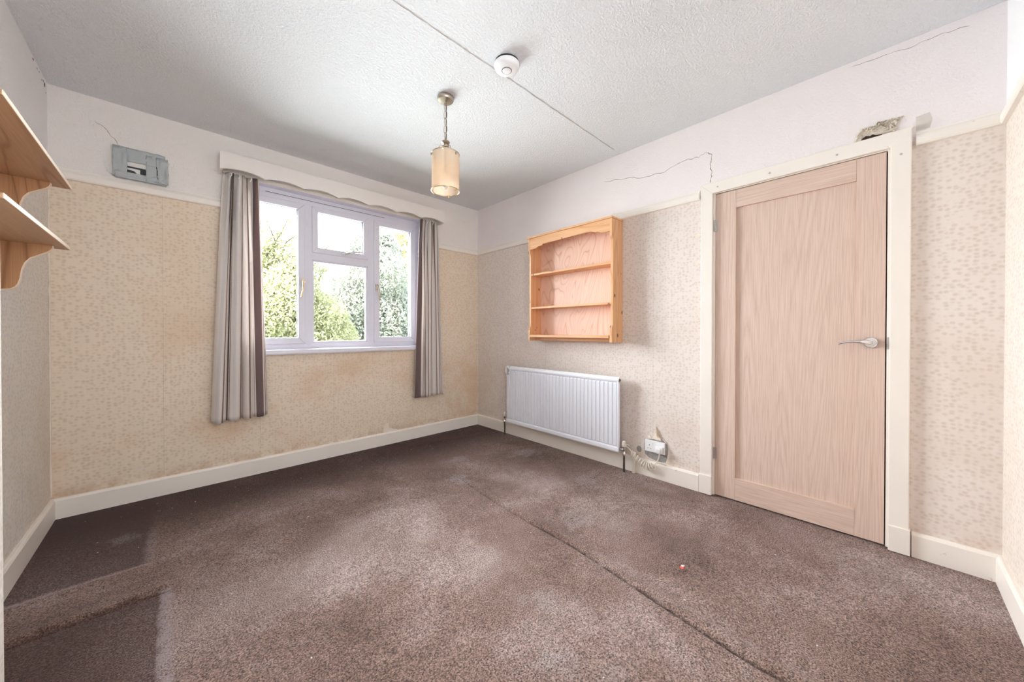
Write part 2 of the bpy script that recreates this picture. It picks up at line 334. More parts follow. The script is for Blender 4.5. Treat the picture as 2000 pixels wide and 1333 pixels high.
# ---------------------------------------------------------------- mesh helpers
WPOS = {}
class MB:
    def __init__(s): s.v = []; s.f = []; s.uv = None; s.mi = None
    def quad(s, a, b, c, d):
        i = len(s.v); s.v += [tuple(a), tuple(b), tuple(c), tuple(d)]; s.f.append((i, i+1, i+2, i+3)); return s
    def box(s, x0, x1, y0, y1, z0, z1):
        x0, x1 = min(x0, x1), max(x0, x1); y0, y1 = min(y0, y1), max(y0, y1); z0, z1 = min(z0, z1), max(z0, z1)
        i = len(s.v)
        s.v += [(x0, y0, z0), (x1, y0, z0), (x1, y1, z0), (x0, y1, z0), (x0, y0, z1), (x1, y0, z1), (x1, y1, z1), (x0, y1, z1)]
        s.f += [tuple(i+k for k in q) for q in ((0, 3, 2, 1), (4, 5, 6, 7), (0, 1, 5, 4), (1, 2, 6, 5), (2, 3, 7, 6), (3, 0, 4, 7))]
        return s
    def prism(s, poly, axis, a, b):
        """poly of 2-D points in the two other axes (in x,y,z order), extruded from a to b"""
        n = len(poly); i = len(s.v)
        def P(p, c):
            return {'x': (c, p[0], p[1]), 'y': (p[0], c, p[1]), 'z': (p[0], p[1], c)}[axis]
        s.v += [P(p, a) for p in poly]+[P(p, b) for p in poly]
        s.f += [tuple(i+k for k in range(n)), tuple(i+n+k for k in reversed(range(n)))]
        s.f += [(i+k, i+n+k, i+n+(k+1) % n, i+(k+1) % n) for k in range(n)]
        return s
    def tube(s, pts, r, seg=10, caps=True, closed=False):
        pts = [Vector(p) for p in pts]; n = len(pts); i0 = len(s.v)
        rr = r if hasattr(r, '__len__') else [r]*n
        ref = None
        for k, p in enumerate(pts):
            if closed: t = pts[(k+1) % n]-pts[k-1]
            else: t = pts[min(k+1, n-1)]-pts[max(k-1, 0)]
            t.normalize()
            if ref is None:
                ref = t.cross(Vector((0, 0, 1)))
                if ref.length < .1: ref = t.cross(Vector((1, 0, 0)))
            ref = (ref-t*ref.dot(t)).normalized(); b = t.cross(ref)
            for j in range(seg):
                a = 2*PI*j/seg
                s.v.append(tuple(p+(ref*math.cos(a)+b*math.sin(a))*rr[k]))
        for k in range(n if closed else n-1):
            a0 = i0+k*seg; b0 = i0+((k+1) % n)*seg
            for j in range(seg): s.f.append((a0+j, a0+(j+1) % seg, b0+(j+1) % seg, b0+j))
        if caps and not closed:
            s.f.append(tuple(i0+j for j in reversed(range(seg)))); s.f.append(tuple(i0+(n-1)*seg+j for j in range(seg)))
        return s
    def lathe(s, prof, c, axis='z', seg=28, cap=True):
        """profile of (radius, height) about axis through c"""
        i0 = len(s.v); c = Vector(c)
        for r, h in prof:
            for j in range(seg):
                a = 2*PI*j/seg; u, w = r*math.cos(a), r*math.sin(a)
                s.v.append(tuple(c+Vector({'z': (u, w, h), 'x': (h, u, w), 'y': (w, h, u)}[axis])))
        for k in range(len(prof)-1):
            for j in range(seg): s.f.append((i0+k*seg+j, i0+k*seg+(j+1) % seg, i0+(k+1)*seg+(j+1) % seg, i0+(k+1)*seg+j))
        if cap:
            s.f.append(tuple(i0+j for j in reversed(range(seg)))); k = len(prof)-1
            s.f.append(tuple(i0+k*seg+j for j in range(seg)))
        return s
    def build(s, name, mat, parent=None, smooth=False, bevel=0, seg=2, fix=True):
        xs = [p[0] for p in s.v]; ys = [p[1] for p in s.v]; zs = [p[2] for p in s.v]
        c = Vector(((min(xs)+max(xs))/2, (min(ys)+max(ys))/2, min(zs)))
        me = bpy.data.meshes.new(name); me.from_pydata([(p[0]-c.x, p[1]-c.y, p[2]-c.z) for p in s.v], [], s.f)
        if s.uv:
            l = me.uv_layers.new(name='UVMap')
            for lp in me.loops: l.data[lp.index].uv = s.uv[lp.vertex_index]
        if fix or bevel:
            bm = bmesh.new(); bm.from_mesh(me)
            if fix: bmesh.ops.recalc_face_normals(bm, faces=bm.faces)
            if bevel:
                bmesh.ops.bevel(bm, geom=[e for e in bm.edges if e.is_manifold and e.calc_face_angle(0) > .5], offset=bevel, segments=seg, affect='EDGES', clamp_overlap=True, profile=.6)
            bm.to_mesh(me); bm.free()
        if smooth:
            me.polygons.foreach_set('use_smooth', [True]*len(me.polygons))
            me.set_sharp_from_angle(angle=math.radians(38))
        for mm in ([mat] if isinstance(mat, str) else mat): me.materials.append(MATS[mm])
        if s.mi: me.polygons.foreach_set('material_index', s.mi)
        o = bpy.data.objects.new(name, me); COL.objects.link(o); WPOS[o.name] = c
        if parent is not None:
            o.parent = parent; o.location = c-WPOS[parent.name]
        else: o.location = c
        return o
def tag(o, label=None, cat=None, group=None, kind=None):
    if label: o['label'] = label
    if cat: o['category'] = cat
    if group: o['group'] = group
    if kind: o['kind'] = kind
    return o
def thing(name, loc, label=None, cat=None, group=None, kind=None, parent=None):
    o = bpy.data.objects.new(name, None); COL.objects.link(o); o.empty_display_size = .05
    WPOS[o.name] = Vector(loc)
    if parent is not None: o.parent = parent; o.location = Vector(loc)-WPOS[parent.name]
    else: o.location = loc
    return tag(o, label, cat, group, kind)
def struct(o, label, cat): return tag(o, label, cat, kind='structure')
def B(name, mat, parent, *b, bevel=.0015, **kw): return MB().box(*b).build(name, mat, parent, bevel=bevel, **kw)

# ================================================================ STRUCTURE
WX0, WX1, WZ0, WZ1 = -2.145, -.712, .90, 2.138      # window opening
DY0, DY1, DZ1 = -3.190, -2.418, 1.918                # door opening

# floor: carpet with ripples, a raised crease and dents
def floor():
    mb = MB()
    x0, x1, y0, y1 = -RW-.05, .06, -RD-.05, .05
    def steps(a, b, coarse, fine, bands):
        out = [a]
        while out[-1] < b:
            v = out[-1]; out.append(v+(fine if any(p <= v <= q for p, q in bands) else coarse))
        return out
    XS = steps(x0, x1, .018, .005, [(-1.26, -.93)]); YS = steps(y0, y1, .018, .005, [(-1.24, -1.10), (-.96, -.87)])
    nx, ny = len(XS)-1, len(YS)-1
    for y in YS:
        for x in XS:
            h = .0035*mnoise.noise(Vector((x*2.4, y*2.4, 0)))
            xc = -1.0-.16*max(0, min(1, (-y-.9)/2.0))+.012*math.sin(y*5)      # long crease towards the camera
            along = max(0, min(1, (-y-.85)/.5))*max(0, min(1, (3.3+y)/.3))
            d = x-xc
            h += along*(.011*math.exp(-((d-.030)/.028)**2)-.013*math.exp(-((d+.006)/.007)**2)*(.5+.5*mnoise.noise(Vector((y*4, 2, 0)))+.25))
            xl = max(0, min(1, (-2.48-x)/.05))
            h += xl*(.009*math.exp(-((y+1.145)/.02)**2)-.014*math.exp(-((y+1.172+.006*math.sin(x*23))/.008)**2)-.008*math.exp(-((y+1.196)/.006)**2))
            h += max(0, min(1, (-2.55-x)/.05))*.005*math.exp(-((y+.92)/.016)**2)
            h += .005*math.exp(-((y+.42+.25*x)/.03)**2)*max(0, min(1, (x+1.0)/.3))   # ripple by the radiator
            e = min(x+RW, -x, y+RD, -y); h *= max(0, min(1, e/.10))
            mb.v.append((x, y, h-.004))
    w = nx+1
    for j in range(ny):
        for i in range(nx): mb.f.append((j*w+i, j*w+i+1, (j+1)*w+i+1, (j+1)*w+i))
    o = mb.build('floor', 'worn_brown_carpet', smooth=True, fix=False)
    return struct(o, 'worn brown fitted carpet with creases and dust', 'carpet')
FLOOR = floor()
CEIL = struct(MB().box(-RW-.1, .1, -RD-.1, .2, RH, RH+.1).build('ceiling', 'stippled_ceiling'), 'pale stippled ceiling with one long joint line', 'ceiling')

def wall(name, side, boxes, label):
    """boxes of one wall, split at the picture rail: wallpaper below, painted frieze above"""
    m = MB(); m.mi = []
    for (x0, x1, y0, y1, z0, z1) in boxes:
        if z0 < 1.92: m.box(x0, x1, y0, y1, z0, min(1.92, z1)); m.mi += [0]*6
        if z1 > 1.92: m.box(x0, x1, y0, y1, max(1.92, z0), z1); m.mi += [1]*6
    return struct(m.build(name, ['wallpaper_'+side, 'frieze_'+side], fix=False), label, 'wall')
WN = wall('wall_north', 'north', [(-RW-.1, WX0, 0, .2, -.1, RH), (WX1, .1, 0, .2, -.1, RH), (WX0, WX1, 0, .2, -.1, WZ0), (WX0, WX1, 0, .2, WZ1, RH)], 'beige patterned wallpaper wall around the window')
WE = wall('wall_east', 'east', [(0, .12, DY1, 0, -.1, RH), (0, .12, -RD-.1, DY0, -.1, RH), (0, .12, DY0, DY1, DZ1, RH)], 'patterned wallpaper wall with bookcase, radiator and door')
WW = wall('wall_west', 'west', [(-RW-.12, -RW, -RD-.1, 0, -.1, RH), (-RW, -2.802, -RD, -1.653, -.01, RH)], 'wall at the left edge with two shelves')
SX0, SX1, SZ0, SZ1 = -2.66, -1.58, .93, 2.08         # added window, unseen behind the viewpoint, opening for the fill lamp
WS = wall('wall_south', 'south', [(-RW-.1, SX0, -RD-.12, -RD, -.1, RH), (SX1, .1, -RD-.12, -RD, -.1, RH), (SX0, SX1, -RD-.12, -RD, -.1, SZ0), (SX0, SX1, -RD-.12, -RD, SZ1, RH)], 'narrow strip of wall at the right edge')

# baseboards
BH, BT = .109, .018
def skirt_poly(sign=1):
    return [(0, -.01), (sign*BT, -.01), (sign*BT, BH-.012), (sign*(BT-.005), BH-.002), (sign*(BT-.009), BH), (0, BH)]
struct(MB().prism(skirt_poly(-1), 'x', -RW, 0).build('baseboard_north', 'cream_gloss'), 'cream baseboard under the window wall', 'baseboard')
BE = thing('baseboard_east', (0, -1.2, 0), 'cream baseboard along the door wall, either side of the door', 'baseboard', kind='structure')
MB().prism(skirt_poly(-1), 'y', -2.340, -BT).build('board', 'cream_gloss', BE)
MB().prism(skirt_poly(-1), 'y', -RD, -3.264).build('board', 'cream_gloss', BE)
struct(MB().prism([(-RW-p[0], p[1]) for p in skirt_poly(-1)], 'y', -1.653, -BT).build('baseboard_west', 'cream_gloss'), 'cream baseboard along the left wall', 'baseboard')
struct(MB().prism([(-RD-p[0], p[1]) for p in skirt_poly(-1)], 'x', -RW, -BT).build('baseboard_south', 'cream_gloss'), 'cream baseboard at the right edge', 'baseboard')

# picture rails
def rail_poly(s=-1):
    return [(0, 1.893), (s*.014, 1.895), (s*.018, 1.902), (s*.019, 1.928), (s*.014, 1.940), (s*.010, 1.945), (s*.008, 1.955), (0, 1.957)]
PR = thing('trim_1', (-1.5, 0, 1.893), 'cream picture rail on the window wall', 'picture rail', kind='structure')
MB().prism(rail_poly(), 'x', -RW, -2.20).build('rail', 'cream_trim', PR); MB().prism(rail_poly(), 'x', -.545, 0).build('rail', 'cream_trim', PR)
PR = thing('trim_2', (0, -1.2, 1.893), 'cream picture rail on the door wall', 'picture rail', kind='structure')
MB().prism(rail_poly(), 'y', -2.340, -.018).build('rail', 'cream_trim', PR); MB().prism(rail_poly(), 'y', -RD, -3.268).build('rail', 'cream_trim', PR)
struct(MB().prism([(-RD-p[0], p[1]) for p in rail_poly()], 'x', -RW, -.018).build('trim_3', 'cream_trim'), 'cream picture rail at the right edge', 'picture rail')

# ------------------------------------------------------------ wall wear (children of the walls)
def ribbon(name, pts, w, mat, parent, nrm, lift=.0006, jit=.004, sub=6):
    """thin irregular crack lying on a wall; pts are 3-D, nrm the wall normal"""
    nrm = Vector(nrm); P = [Vector(p) for p in pts]; q = []
    for a, b in zip(P, P[1:]):
        for k in range(sub): q.append(a.lerp(b, k/sub))
    q.append(P[-1]); mb = MB()
    rows = []
    for k, p in enumerate(q):
        t = (q[min(k+1, len(q)-1)]-q[max(k-1, 0)]).normalized(); s = t.cross(nrm)
        c = p+s*random.uniform(-jit, jit); ww = w*random.uniform(.45, 1.3)*(.3 if k in (0, len(q)-1) else 1)
        rows.append((c-s*ww/2+nrm*.0001, c+nrm*lift, c+s*ww/2+nrm*.0001))
    for r in rows: mb.v += [tuple(v) for v in r]
    for k in range(len(rows)-1):
        mb.f += [(3*k, 3*k+1, 3*k+4, 3*k+3), (3*k+1, 3*k+2, 3*k+5, 3*k+4)]
    return mb.build(name, mat, parent, fix=False)
def patch(name, outline, mat, parent, plane, base, lift, rough=.5, n=6):
    """irregular low-relief patch; outline are 2-D wall points (h, z)"""
    cx = sum(p[0] for p in outline)/len(outline); cz = sum(p[1] for p in outline)/len(outline)
    sgn = -1; mb = MB(); k = len(outline)
    def P(h, z, d): return (h, base+sgn*d, z) if plane == 'y' else (base+sgn*d, h, z)
    for r in range(n+1):
        f = 1-r/n
        for h, z in outline:
            hh, zz = cx+(h-cx)*f, cz+(z-cz)*f
            d = lift*(.35+rough*random.uniform(-.3, 1)) if r else .0002
            mb.v.append(P(hh, zz, d))
    for r in range(n):
        for j in range(k): mb.f.append((r*k+j, r*k+(j+1) % k, (r+1)*k+(j+1) % k, (r+1)*k+j))
    return mb.build(name, mat, parent, fix=False)
YN = (0, -1, 0); XN = (-1, 0, 0)
ribbon('crack', [(-2.818, 0, 2.263), (-2.775, 0, 2.235), (-2.742, 0, 2.19), (-2.715, 0, 2.145)], .0026, 'crack_dark', WN, YN)
ribbon('crack', [(0, -1.62, 2.23), (0, -1.80, 2.205), (0, -1.95, 2.165), (0, -2.10, 2.155), (0, -2.25, 2.185), (0, -2.33, 2.180), (0, -2.385, 2.19)], .0030, 'crack_dark', WE, XN, jit=.006)
ribbon('crack', [(0, -2.385, 2.19), (0, -2.405, 2.165), (0, -2.398, 2.11), (0, -2.407, 2.05), (0, -2.40, 1.99)], .0045, 'crack_dark', WE, XN, jit=.004)
ribbon('crack', [(0, -3.05, 2.375), (0, -3.15, 2.372), (0, -3.25, 2.362), (0, -3.33, 2.368), (0, -3.42, 2.358)], .0020, 'crack_dark', WE, XN, jit=.003)
ribbon('joint_line', [(-2.97, -1.79, RH), (-2.4, -1.785, RH), (-1.9, -1.782, RH), (-1.5, -1.775, RH), (-1.2, -1.776, RH), (-.7, -1.772, RH), (-.09, -1.769, RH)], .0045, 'crack_pale', CEIL, (0, 0, -1), lift=.0016, jit=.0022, sub=14)
ribbon('joint_shadow', [(-2.97, -1.7865, RH), (-2.4, -1.7815, RH), (-1.9, -1.7785, RH), (-1.5, -1.7715, RH), (-1.2, -1.7725, RH), (-.7, -1.7685, RH), (-.09, -1.7655, RH)], .0028, 'crack_dark', CEIL, (0, 0, -1), lift=.0004, jit=.0014, sub=14)
ribbon('corner_crack', [(-.003, -.003, 1.88), (-.003, -.003, 1.6), (-.003, -.003, 1.2), (-.003, -.003, .9), (-.003, -.003, .55), (-.003, -.003, .12)], .0075, 'torn_paper', WN, (-.7, -.7, 0), lift=.002, jit=.002, sub=9)
ribbon('corner_crack', [(-RW+.003, -.003, 1.88), (-RW+.003, -.003, 1.4), (-RW+.003, -.003, .9), (-RW+.003, -.003, .12)], .010, 'torn_paper', WN, (.7, -.7, 0), lift=.003, jit=.002, sub=12)
for (y, z, s) in ((-.055, 2.368, .020), (-.085, 2.372, .012), (-.030, 2.335, .008), (-.16, 2.38, .008), (-.20, 2.376, .010), (-.27, 2.384, .013), (-.115, 2.362, .007)):
    ol = [(y+s*random.uniform(.5, 1.1)*math.cos(a*PI/4), z+.6*s*random.uniform(.5, 1.1)*math.sin(a*PI/4)) for a in range(8)]
    mb = MB(); mb.v = [(-RW+.0006, h, q) for h, q in ol]; mb.f = [tuple(range(8))]; mb.build('plaster_chip', 'hole_dark', WW, fix=False)
# broken plaster above the door
random.seed(3)
HO = [(-3.060, 1.984), (-3.066, 2.02), (-3.085, 2.046), (-3.102, 2.035), (-3.112, 2.045), (-3.126, 2.043), (-3.145, 2.058), (-3.16, 2.055), (-3.182, 2.058), (-3.200, 2.050), (-3.222, 2.048), (-3.229, 2.054), (-3.222, 2.038), (-3.214, 2.015), (-3.205, 1.984)]
def densify(ol, k, j):
    out = []
    for a, b_ in zip(ol, ol[1:]+ol[:1]):
        for q in range(k): out.append((a[0]+(b_[0]-a[0])*q/k+random.uniform(-j, j), a[1]+(b_[1]-a[1])*q/k+random.uniform(-j, j)*(1 if a[1] > 1.99 or b_[1] > 1.99 else 0)))
    return out
patch('broken_plaster', densify(HO, 4, .003), 'bare_plaster', WE, 'x', 0, .009, 1.0, 12)
patch('plaster_hole', [(-3.085, 1.983), (-3.09, 1.995), (-3.105, 2.004), (-3.118, 1.998), (-3.128, 2.003), (-3.14, 1.994), (-3.16, 1.992), (-3.16, 1.983)], 'hole_dark', WE, 'x', -.010, .003, .8, 3)
# filler marks beside the door casing, patch of bare plaster at the picture rail end
for (y, z) in ((-2.325, 1.665), (-2.33, 1.49), (-2.332, 1.285)):
    patch('filler_mark', [(y+.022*random.uniform(.6, 1.1)*math.cos(a*PI/5), z+.014*random.uniform(.6, 1.1)*math.sin(a*PI/5)) for a in range(10)], 'torn_paper', WE, 'x', 0, .0012, .4, 2)
patch('filler_mark', [(-3.268, 1.965), (-3.268, 2.03), (-3.31, 2.035), (-3.318, 2.0), (-3.31, 1.965)], 'filler', WE, 'x', 0, .0012, .3, 2)['label'] = 'grey filler square beside the casing corner'
# torn wallpaper above the baseboard below the window
patch('torn_patch', [(-1.10, .112), (-1.095, .150), (-1.085, .178), (-1.055, .196), (-1.045, .160), (-1.04, .135), (-1.00, .124), (-.96, .116), (-.96, .111)], 'torn_paper', WN, 'y', 0, .0014, .4, 3)
# mortar round the socket and loose paper flaps
random.seed(11)
patch('mortar_patch', [(-1.965, .255), (-1.962, .19), (-1.97, .15), (-2.00, .128), (-2.05, .118), (-2.09, .116), (-2.12, .122), (-2.135, .16), (-2.138, .22), (-2.13, .262), (-2.09, .278), (-2.05, .272), (-2.00, .262)], 'mortar', WE, 'x', 0, .005, .5, 4)
patch('mortar_patch', [(-1.925+.020*math.cos(a*PI/5), .172+.024*math.sin(a*PI/5)) for a in range(10)], 'mortar', WE, 'x', 0, .003, .4, 2)
def flap(pts, mat):
    mb = MB(); mb.v = [Vector(p) for p in pts]; mb.v = [tuple(p) for p in mb.v]; mb.f = [(0, 1, 2), (0, 2, 3)]
    return mb.build('paper_flap', mat, WE, fix=False)
flap([(-.001, -2.050, .372), (-.001, -2.052, .300), (-.028, -2.075, .290), (-.012, -2.058, .330)], 'curled_paper')
flap([(-.001, -2.020, .268), (-.001, -2.052, .315), (-.006, -2.085, .285), (-.004, -2.09, .268)], 'torn_paper')
flap([(-.001, -2.092, .285), (-.001, -2.112, .275), (-.010, -2.138, .255), (-.004, -2.12, .262)], 'torn_paper')
flap([(-.001, -2.142, .20), (-.012, -2.136, .17), (-.006, -2.140, .115), (-.001, -2.148, .13)], 'torn_paper')
flap([(-.001, -1.99, .275), (-.001, -2.0, .295), (-.006, -2.02, .272), (-.003, -2.03, .264)], 'torn_paper')

# ================================================================ WINDOW
WD = thing('window_1', (-1.43, .07, .90), 'white plastic casement window with top vent and four panes', 'window', kind='structure')
FY0, FY1 = .070, .130            # frame depth (room face at FY0)
def bars(name, mat, parent, x0, x1, z0, z1, w, y0, y1, bevel=.004):
    """mitred rectangle of four profile bars, each its own part"""
    poly = [[(x0, z0), (x1, z0), (x1-w, z0+w), (x0+w, z0+w)], [(x0, z1), (x0+w, z1-w), (x1-w, z1-w), (x1, z1)],
            [(x0, z0), (x0+w, z0+w), (x0+w, z1-w), (x0, z1)], [(x1, z0), (x1, z1), (x1-w, z1-w), (x1-w, z0+w)]]
    return [MB().prism(q, 'y', y0, y1).build(name, mat, parent, bevel=bevel) for q in poly]
FR = thing('window_frame', (-1.43, .07, .90), parent=WD)
bars('frame_bar', 'upvc', FR, WX0, WX1, WZ0+.002, 2.105, .045, FY0, FY1)
def vbar(x, w, z0, z1, nm='mullion'):
    h = w/2
    MB().prism([(x, z0-h*.7), (x+h, z0), (x+h, z1), (x, z1+h*.7), (x-h, z1), (x-h, z0)], 'y', FY0-.001, FY1).build(nm, 'upvc', FR, bevel=.004)
M1, M2 = -1.690, -1.180
vbar(M1, .058, .947, 2.058); vbar(M2, .058, .947, 2.058)
MB().prism([(M1+.012, 1.66), (M1+.029, 1.628), (M2-.029, 1.628), (M2-.012, 1.66), (M2-.029, 1.692), (M1+.029, 1.692)], 'y', FY0-.0005, FY1).build('transom', 'upvc', FR, bevel=.004)
def pane(parent, x0, x1, z0, z1, y=.098):
    MB().box(x0-.008, x1+.008, y, y+.004, z0-.008, z1+.008).build('pane', 'window_glass', parent)
def sash(x0, x1, z0, z1, w, label):
    s = thing('sash', ((x0+x1)/2, .06, z0), label, parent=WD)
    bars('sash_bar', 'upvc', s, x0, x1, z0, z1, w, FY0-.014, FY1-.012, bevel=.005)
    # grey rubber gasket round the glass
    g = MB(); e = .003
    for q in ((x0+w-.001, x1-w+.001, z0+w-.001, z0+w+e), (x0+w-.001, x1-w+.001, z1-w-e, z1-w+.001), (x0+w-.001, x0+w+e, z0+w, z1-w), (x1-w-e, x1-w+.001, z0+w, z1-w)):
        g.box(q[0], q[1], FY0+.004, FY0+.03, q[2], q[3])
    g.build('gasket', 'seal_grey', s, fix=False)
    pane(s, x0+w, x1-w, z0+w, z1-w)
    return s
LS = sash(WX0+.036, M1-.026, .940, 2.066, .050, 'left casement')
RS = sash(M2+.026, WX1-.030, .940, 2.066, .050, 'right casement')
TS = sash(M1+.026, M2-.026, 1.688, 2.066, .044, 'top opening vent')
CF = thing('fixed_light', (-1.43, .08, .945), parent=WD)
bars('glazing_bead', 'upvc', CF, M1+.029, M2-.029, .945, 1.628, .014, FY0+.008, FY1-.02, bevel=.003)
pane(CF, M1+.043, M2-.043, .959, 1.614)
MB().box(WX0+.002, WX1-.002, FY0+.003, FY1, 2.104, WZ1-.0005).build('head_filler', 'upvc', WD)
MB().box(-1.98, -1.05, FY0+.0015, FY0+.02, 2.1045, 2.1075).build('head_gap', 'dark_gap', WD)
# window handles
def whandle(parent, x, z, dx, dz, mat, horiz=False):
    h = thing('window_handle', (x, .055, z), parent=parent)
    if horiz: MB().box(x-.035, x+.018, .040, .056, z-.010, z+.010).build('handle_base', mat, h, bevel=.004)
    else: MB().box(x-.010, x+.010, .040, .056, z-.020, z+.035).build('handle_base', mat, h, bevel=.004)
    pts = [(x, .045, z+(.018 if not horiz else 0)), (x+dx*.05, .018, z+(.018 if not horiz else .0)+dz*.05), (x+dx*.3, .004, z+dz*.3+(.012 if horiz else .010)), (x+dx*.65, .004, z+dz*.65+(.006 if horiz else 0)), (x+dx, .012, z+dz)]
    MB().tube(pts, [.008, .0085, .0075, .0065, .006], 10).build('lever', mat, h, smooth=True)
whandle(LS, M1-.045, 1.425, -.020, -.115, 'brass')
whandle(RS, M2+.045, 1.440, .015, -.115, 'satin_nickel')
whandle(TS, -1.405, 1.712, .135, .020, 'chrome', True)
# reveal lining and sill
B('reveal_soffit', 'upvc', WD, WX0, WX1, .001, FY0+.004, WZ1-.001, WZ1+.012)
B('reveal_jamb', 'upvc', WD, WX1-.001, WX1+.012, .001, FY0+.004, WZ0, WZ1)
B('reveal_jamb', 'upvc', WD, WX0-.012, WX0+.001, .001, FY0+.004, WZ0, WZ1)
MB().prism([(-.034, .872), (-.030, .862), (.0, .860), (FY0+.01, .870), (FY0+.01, .905), (-.020, .901), (-.031, .896)], 'x', WX0-.03, WX1+.03).build('window_sill', 'upvc', WD, bevel=.002)
B('stay_peg', 'white_plastic', WD, WX1-.016, WX1-.001, .030, .055, 1.815, 1.845)

W2 = thing('window_added', ((SX0+SX1)/2, -RD, SZ0), 'plain two-pane white window added unseen behind the viewpoint for the fill lamp', 'window', kind='structure')
bars('frame_bar', 'upvc', W2, SX0, SX1, SZ0, SZ1, .05, -RD-.075, -RD-.025)
B('mullion', 'upvc', W2, (SX0+SX1)/2-.03, (SX0+SX1)/2+.03, -RD-.075, -RD-.024, SZ0+.05, SZ1-.05, bevel=.003)
for xa, xb in ((SX0+.05, (SX0+SX1)/2-.03), ((SX0+SX1)/2+.03, SX1-.05)): MB().box(xa-.005, xb+.005, -RD-.052, -RD-.048, SZ0+.045, SZ1-.045).build('pane', 'window_glass', W2)
B('window_sill', 'upvc', W2, SX0-.03, SX1+.03, -RD-.03, -RD+.03, SZ0-.03, SZ0+.002)

# ================================================================ PELMET, RAIL, CURTAINS
PL = thing('curtain_pelmet', (-1.39, 0, 2.12), 'cream boxed pelmet with scalloped lower edge above the window', 'pelmet')
px0, px1, pt, pb, sc = -2.260, -.518, 2.246, 2.126, .021
ns = 7; prof = [(px1, pt), (px0, pt)]
for k in range(ns):
    for j in range(14):
        u = j/14; prof.append((px0+(px1-px0)*(k+u)/ns, pb+sc*(math.sin(PI*u)**.8)))
prof.append((px1, pb))
MB().prism(prof, 'y', -.120, -.104).build('front_board', 'cream_pelmet', PL)
B('end_board', 'cream_pelmet', PL, px0, px0+.014, -.104, -.0005, pb, pt); B('end_board', 'cream_pelmet', PL, px1-.014, px1, -.104, -.0005, pb, pt)
B('top_board', 'cream_pelmet', PL, px0+.014, px1-.014, -.104, -.0005, pt-.014, pt)
CRL = MB().box(-2.24, -.54, -.014, -.001, 2.141, 2.160).build('curtain_rail', 'cream_trim', None, bevel=.002)
tag(CRL, 'thin straight cream curtain rail behind the scalloped pelmet', 'curtain rail')

def curtain(top, bot, zt, zb, folds, mat, label, seed, flare=0.0, lean=0.0):
    random.seed(seed); nu, nv = 190, 56; mb = MB(); mb.uv = []
    ph = [random.uniform(0, 6.28) for _ in range(6)]
    for j in range(nv+1):
        t = j/nv; z = zt+(zb-zt)*t
        for i in range(nu+1):
            s = i/nu
            w = t**.85
            xa = top[0]+(top[1]-top[0])*s; xb = bot[0]+(bot[1]-bot[0])*s
            bulge = .5*math.sin(PI*min(1, t*1.1))
            x = xa+(xb-xa)*w
            a = .020*(1-.20*t)
            warp = s+.035*math.sin(2*PI*s+ph[0]+1.3*t)+.02*math.sin(4*PI*s+ph[1]-2*t)
            wt = max(0, min(1, (t-.04)/.42)); wt = wt*wt*(3-2*wt)
            y = a*((1-wt)*math.sin(2*PI*folds*1.75*s+ph[4]+.8*math.sin(5*s+ph[1]))+wt*math.sin(2*PI*folds*warp+ph[2]))+.011*math.sin(2*PI*(folds*.5)*warp+ph[3]+1.2*t)*(.3+t)
            gather = max(0, 1-t*9)
            y += gather*.010*math.sin(2*PI*folds*2.2*s+ph[4])
            x += .010*math.cos(2*PI*folds*warp+ph[2])*(1-.3*t)
            zz = z+(.006*math.sin(2*PI*folds*warp+ph[5]) if j == nv else 0)+t*t*lean*s
            mb.v.append((x, -.054+y*(1-.35*max(0, 1-t*9))-.026*t, zz)); mb.uv.append((s, 1-t))
    w = nu+1
    for j in range(nv):
        for i in range(nu): mb.f.append((j*w+i, j*w+i+1, (j+1)*w+i+1, (j+1)*w+i))
    o = mb.build('curtain', mat, smooth=True, fix=False)
    md = o.modifiers.new('cloth_thickness', 'SOLIDIFY'); md.thickness = .0022; md.offset = 0
    tag(o, label, 'curtain', 'striped curtains at the window')
    return o
CL = curtain((-2.228, -2.038), (-2.305, -1.998), 2.134, .424, 3.7, 'curtain_stripe_a', 'wider striped curtain left of the window, brown and cream folds', 4, lean=.012)
CRt = curtain((-.745, -.552), (-.828, -.504), 2.134, .405, 3.3, 'curtain_stripe_b', 'narrow striped curtain right of the window, near the room corner', 9)
def hook(parent, x, y, z):
    MB().tube([(x, y, z), (x, y-.010, z-.004), (x+.004, y-.015, z-.014), (x, y-.010, z-.024), (x-.003, y-.002, z-.030)], .0035, 8).build('pleat_tuck', 'white_plastic', parent, smooth=True)
for x in (-2.20, -2.155, -2.09): hook(CL, x, -.080, 2.126)
for x in (-.69, -.63): hook(CRt, x, -.080, 2.126)

# ================================================================ DOOR
DR = thing('door_1', (.02, -2.80, 0), 'pale oak single-panel door, closed, with chrome lever', 'door', kind='structure')
LF = thing('door_leaf', (.02, -2.80, .004), parent=DR)
fx0, fx1 = .002, .038; yl, yr = -2.432, -3.1755; z0, z1 = .005, 1.905; pl, prr, pz0, pz1 = -2.543, -3.072, .140, 1.797
B('stile', 'oak_upright', LF, fx0, fx1, pl, yl, z0, z1, bevel=.0012); B('stile', 'oak_upright', LF, fx0, fx1, yr, prr, z0, z1, bevel=.0012)
B('rail', 'oak_cross', LF, fx0, fx1, prr+.0006, pl-.0006, pz1, z1, bevel=.0012); B('rail', 'oak_cross', LF, fx0, fx1, prr+.0006, pl-.0006, z0, pz0, bevel=.0012)
MB().box(fx0+.014, fx1-.012, prr, pl, pz0, pz1).build('panel', 'oak_upright', LF)
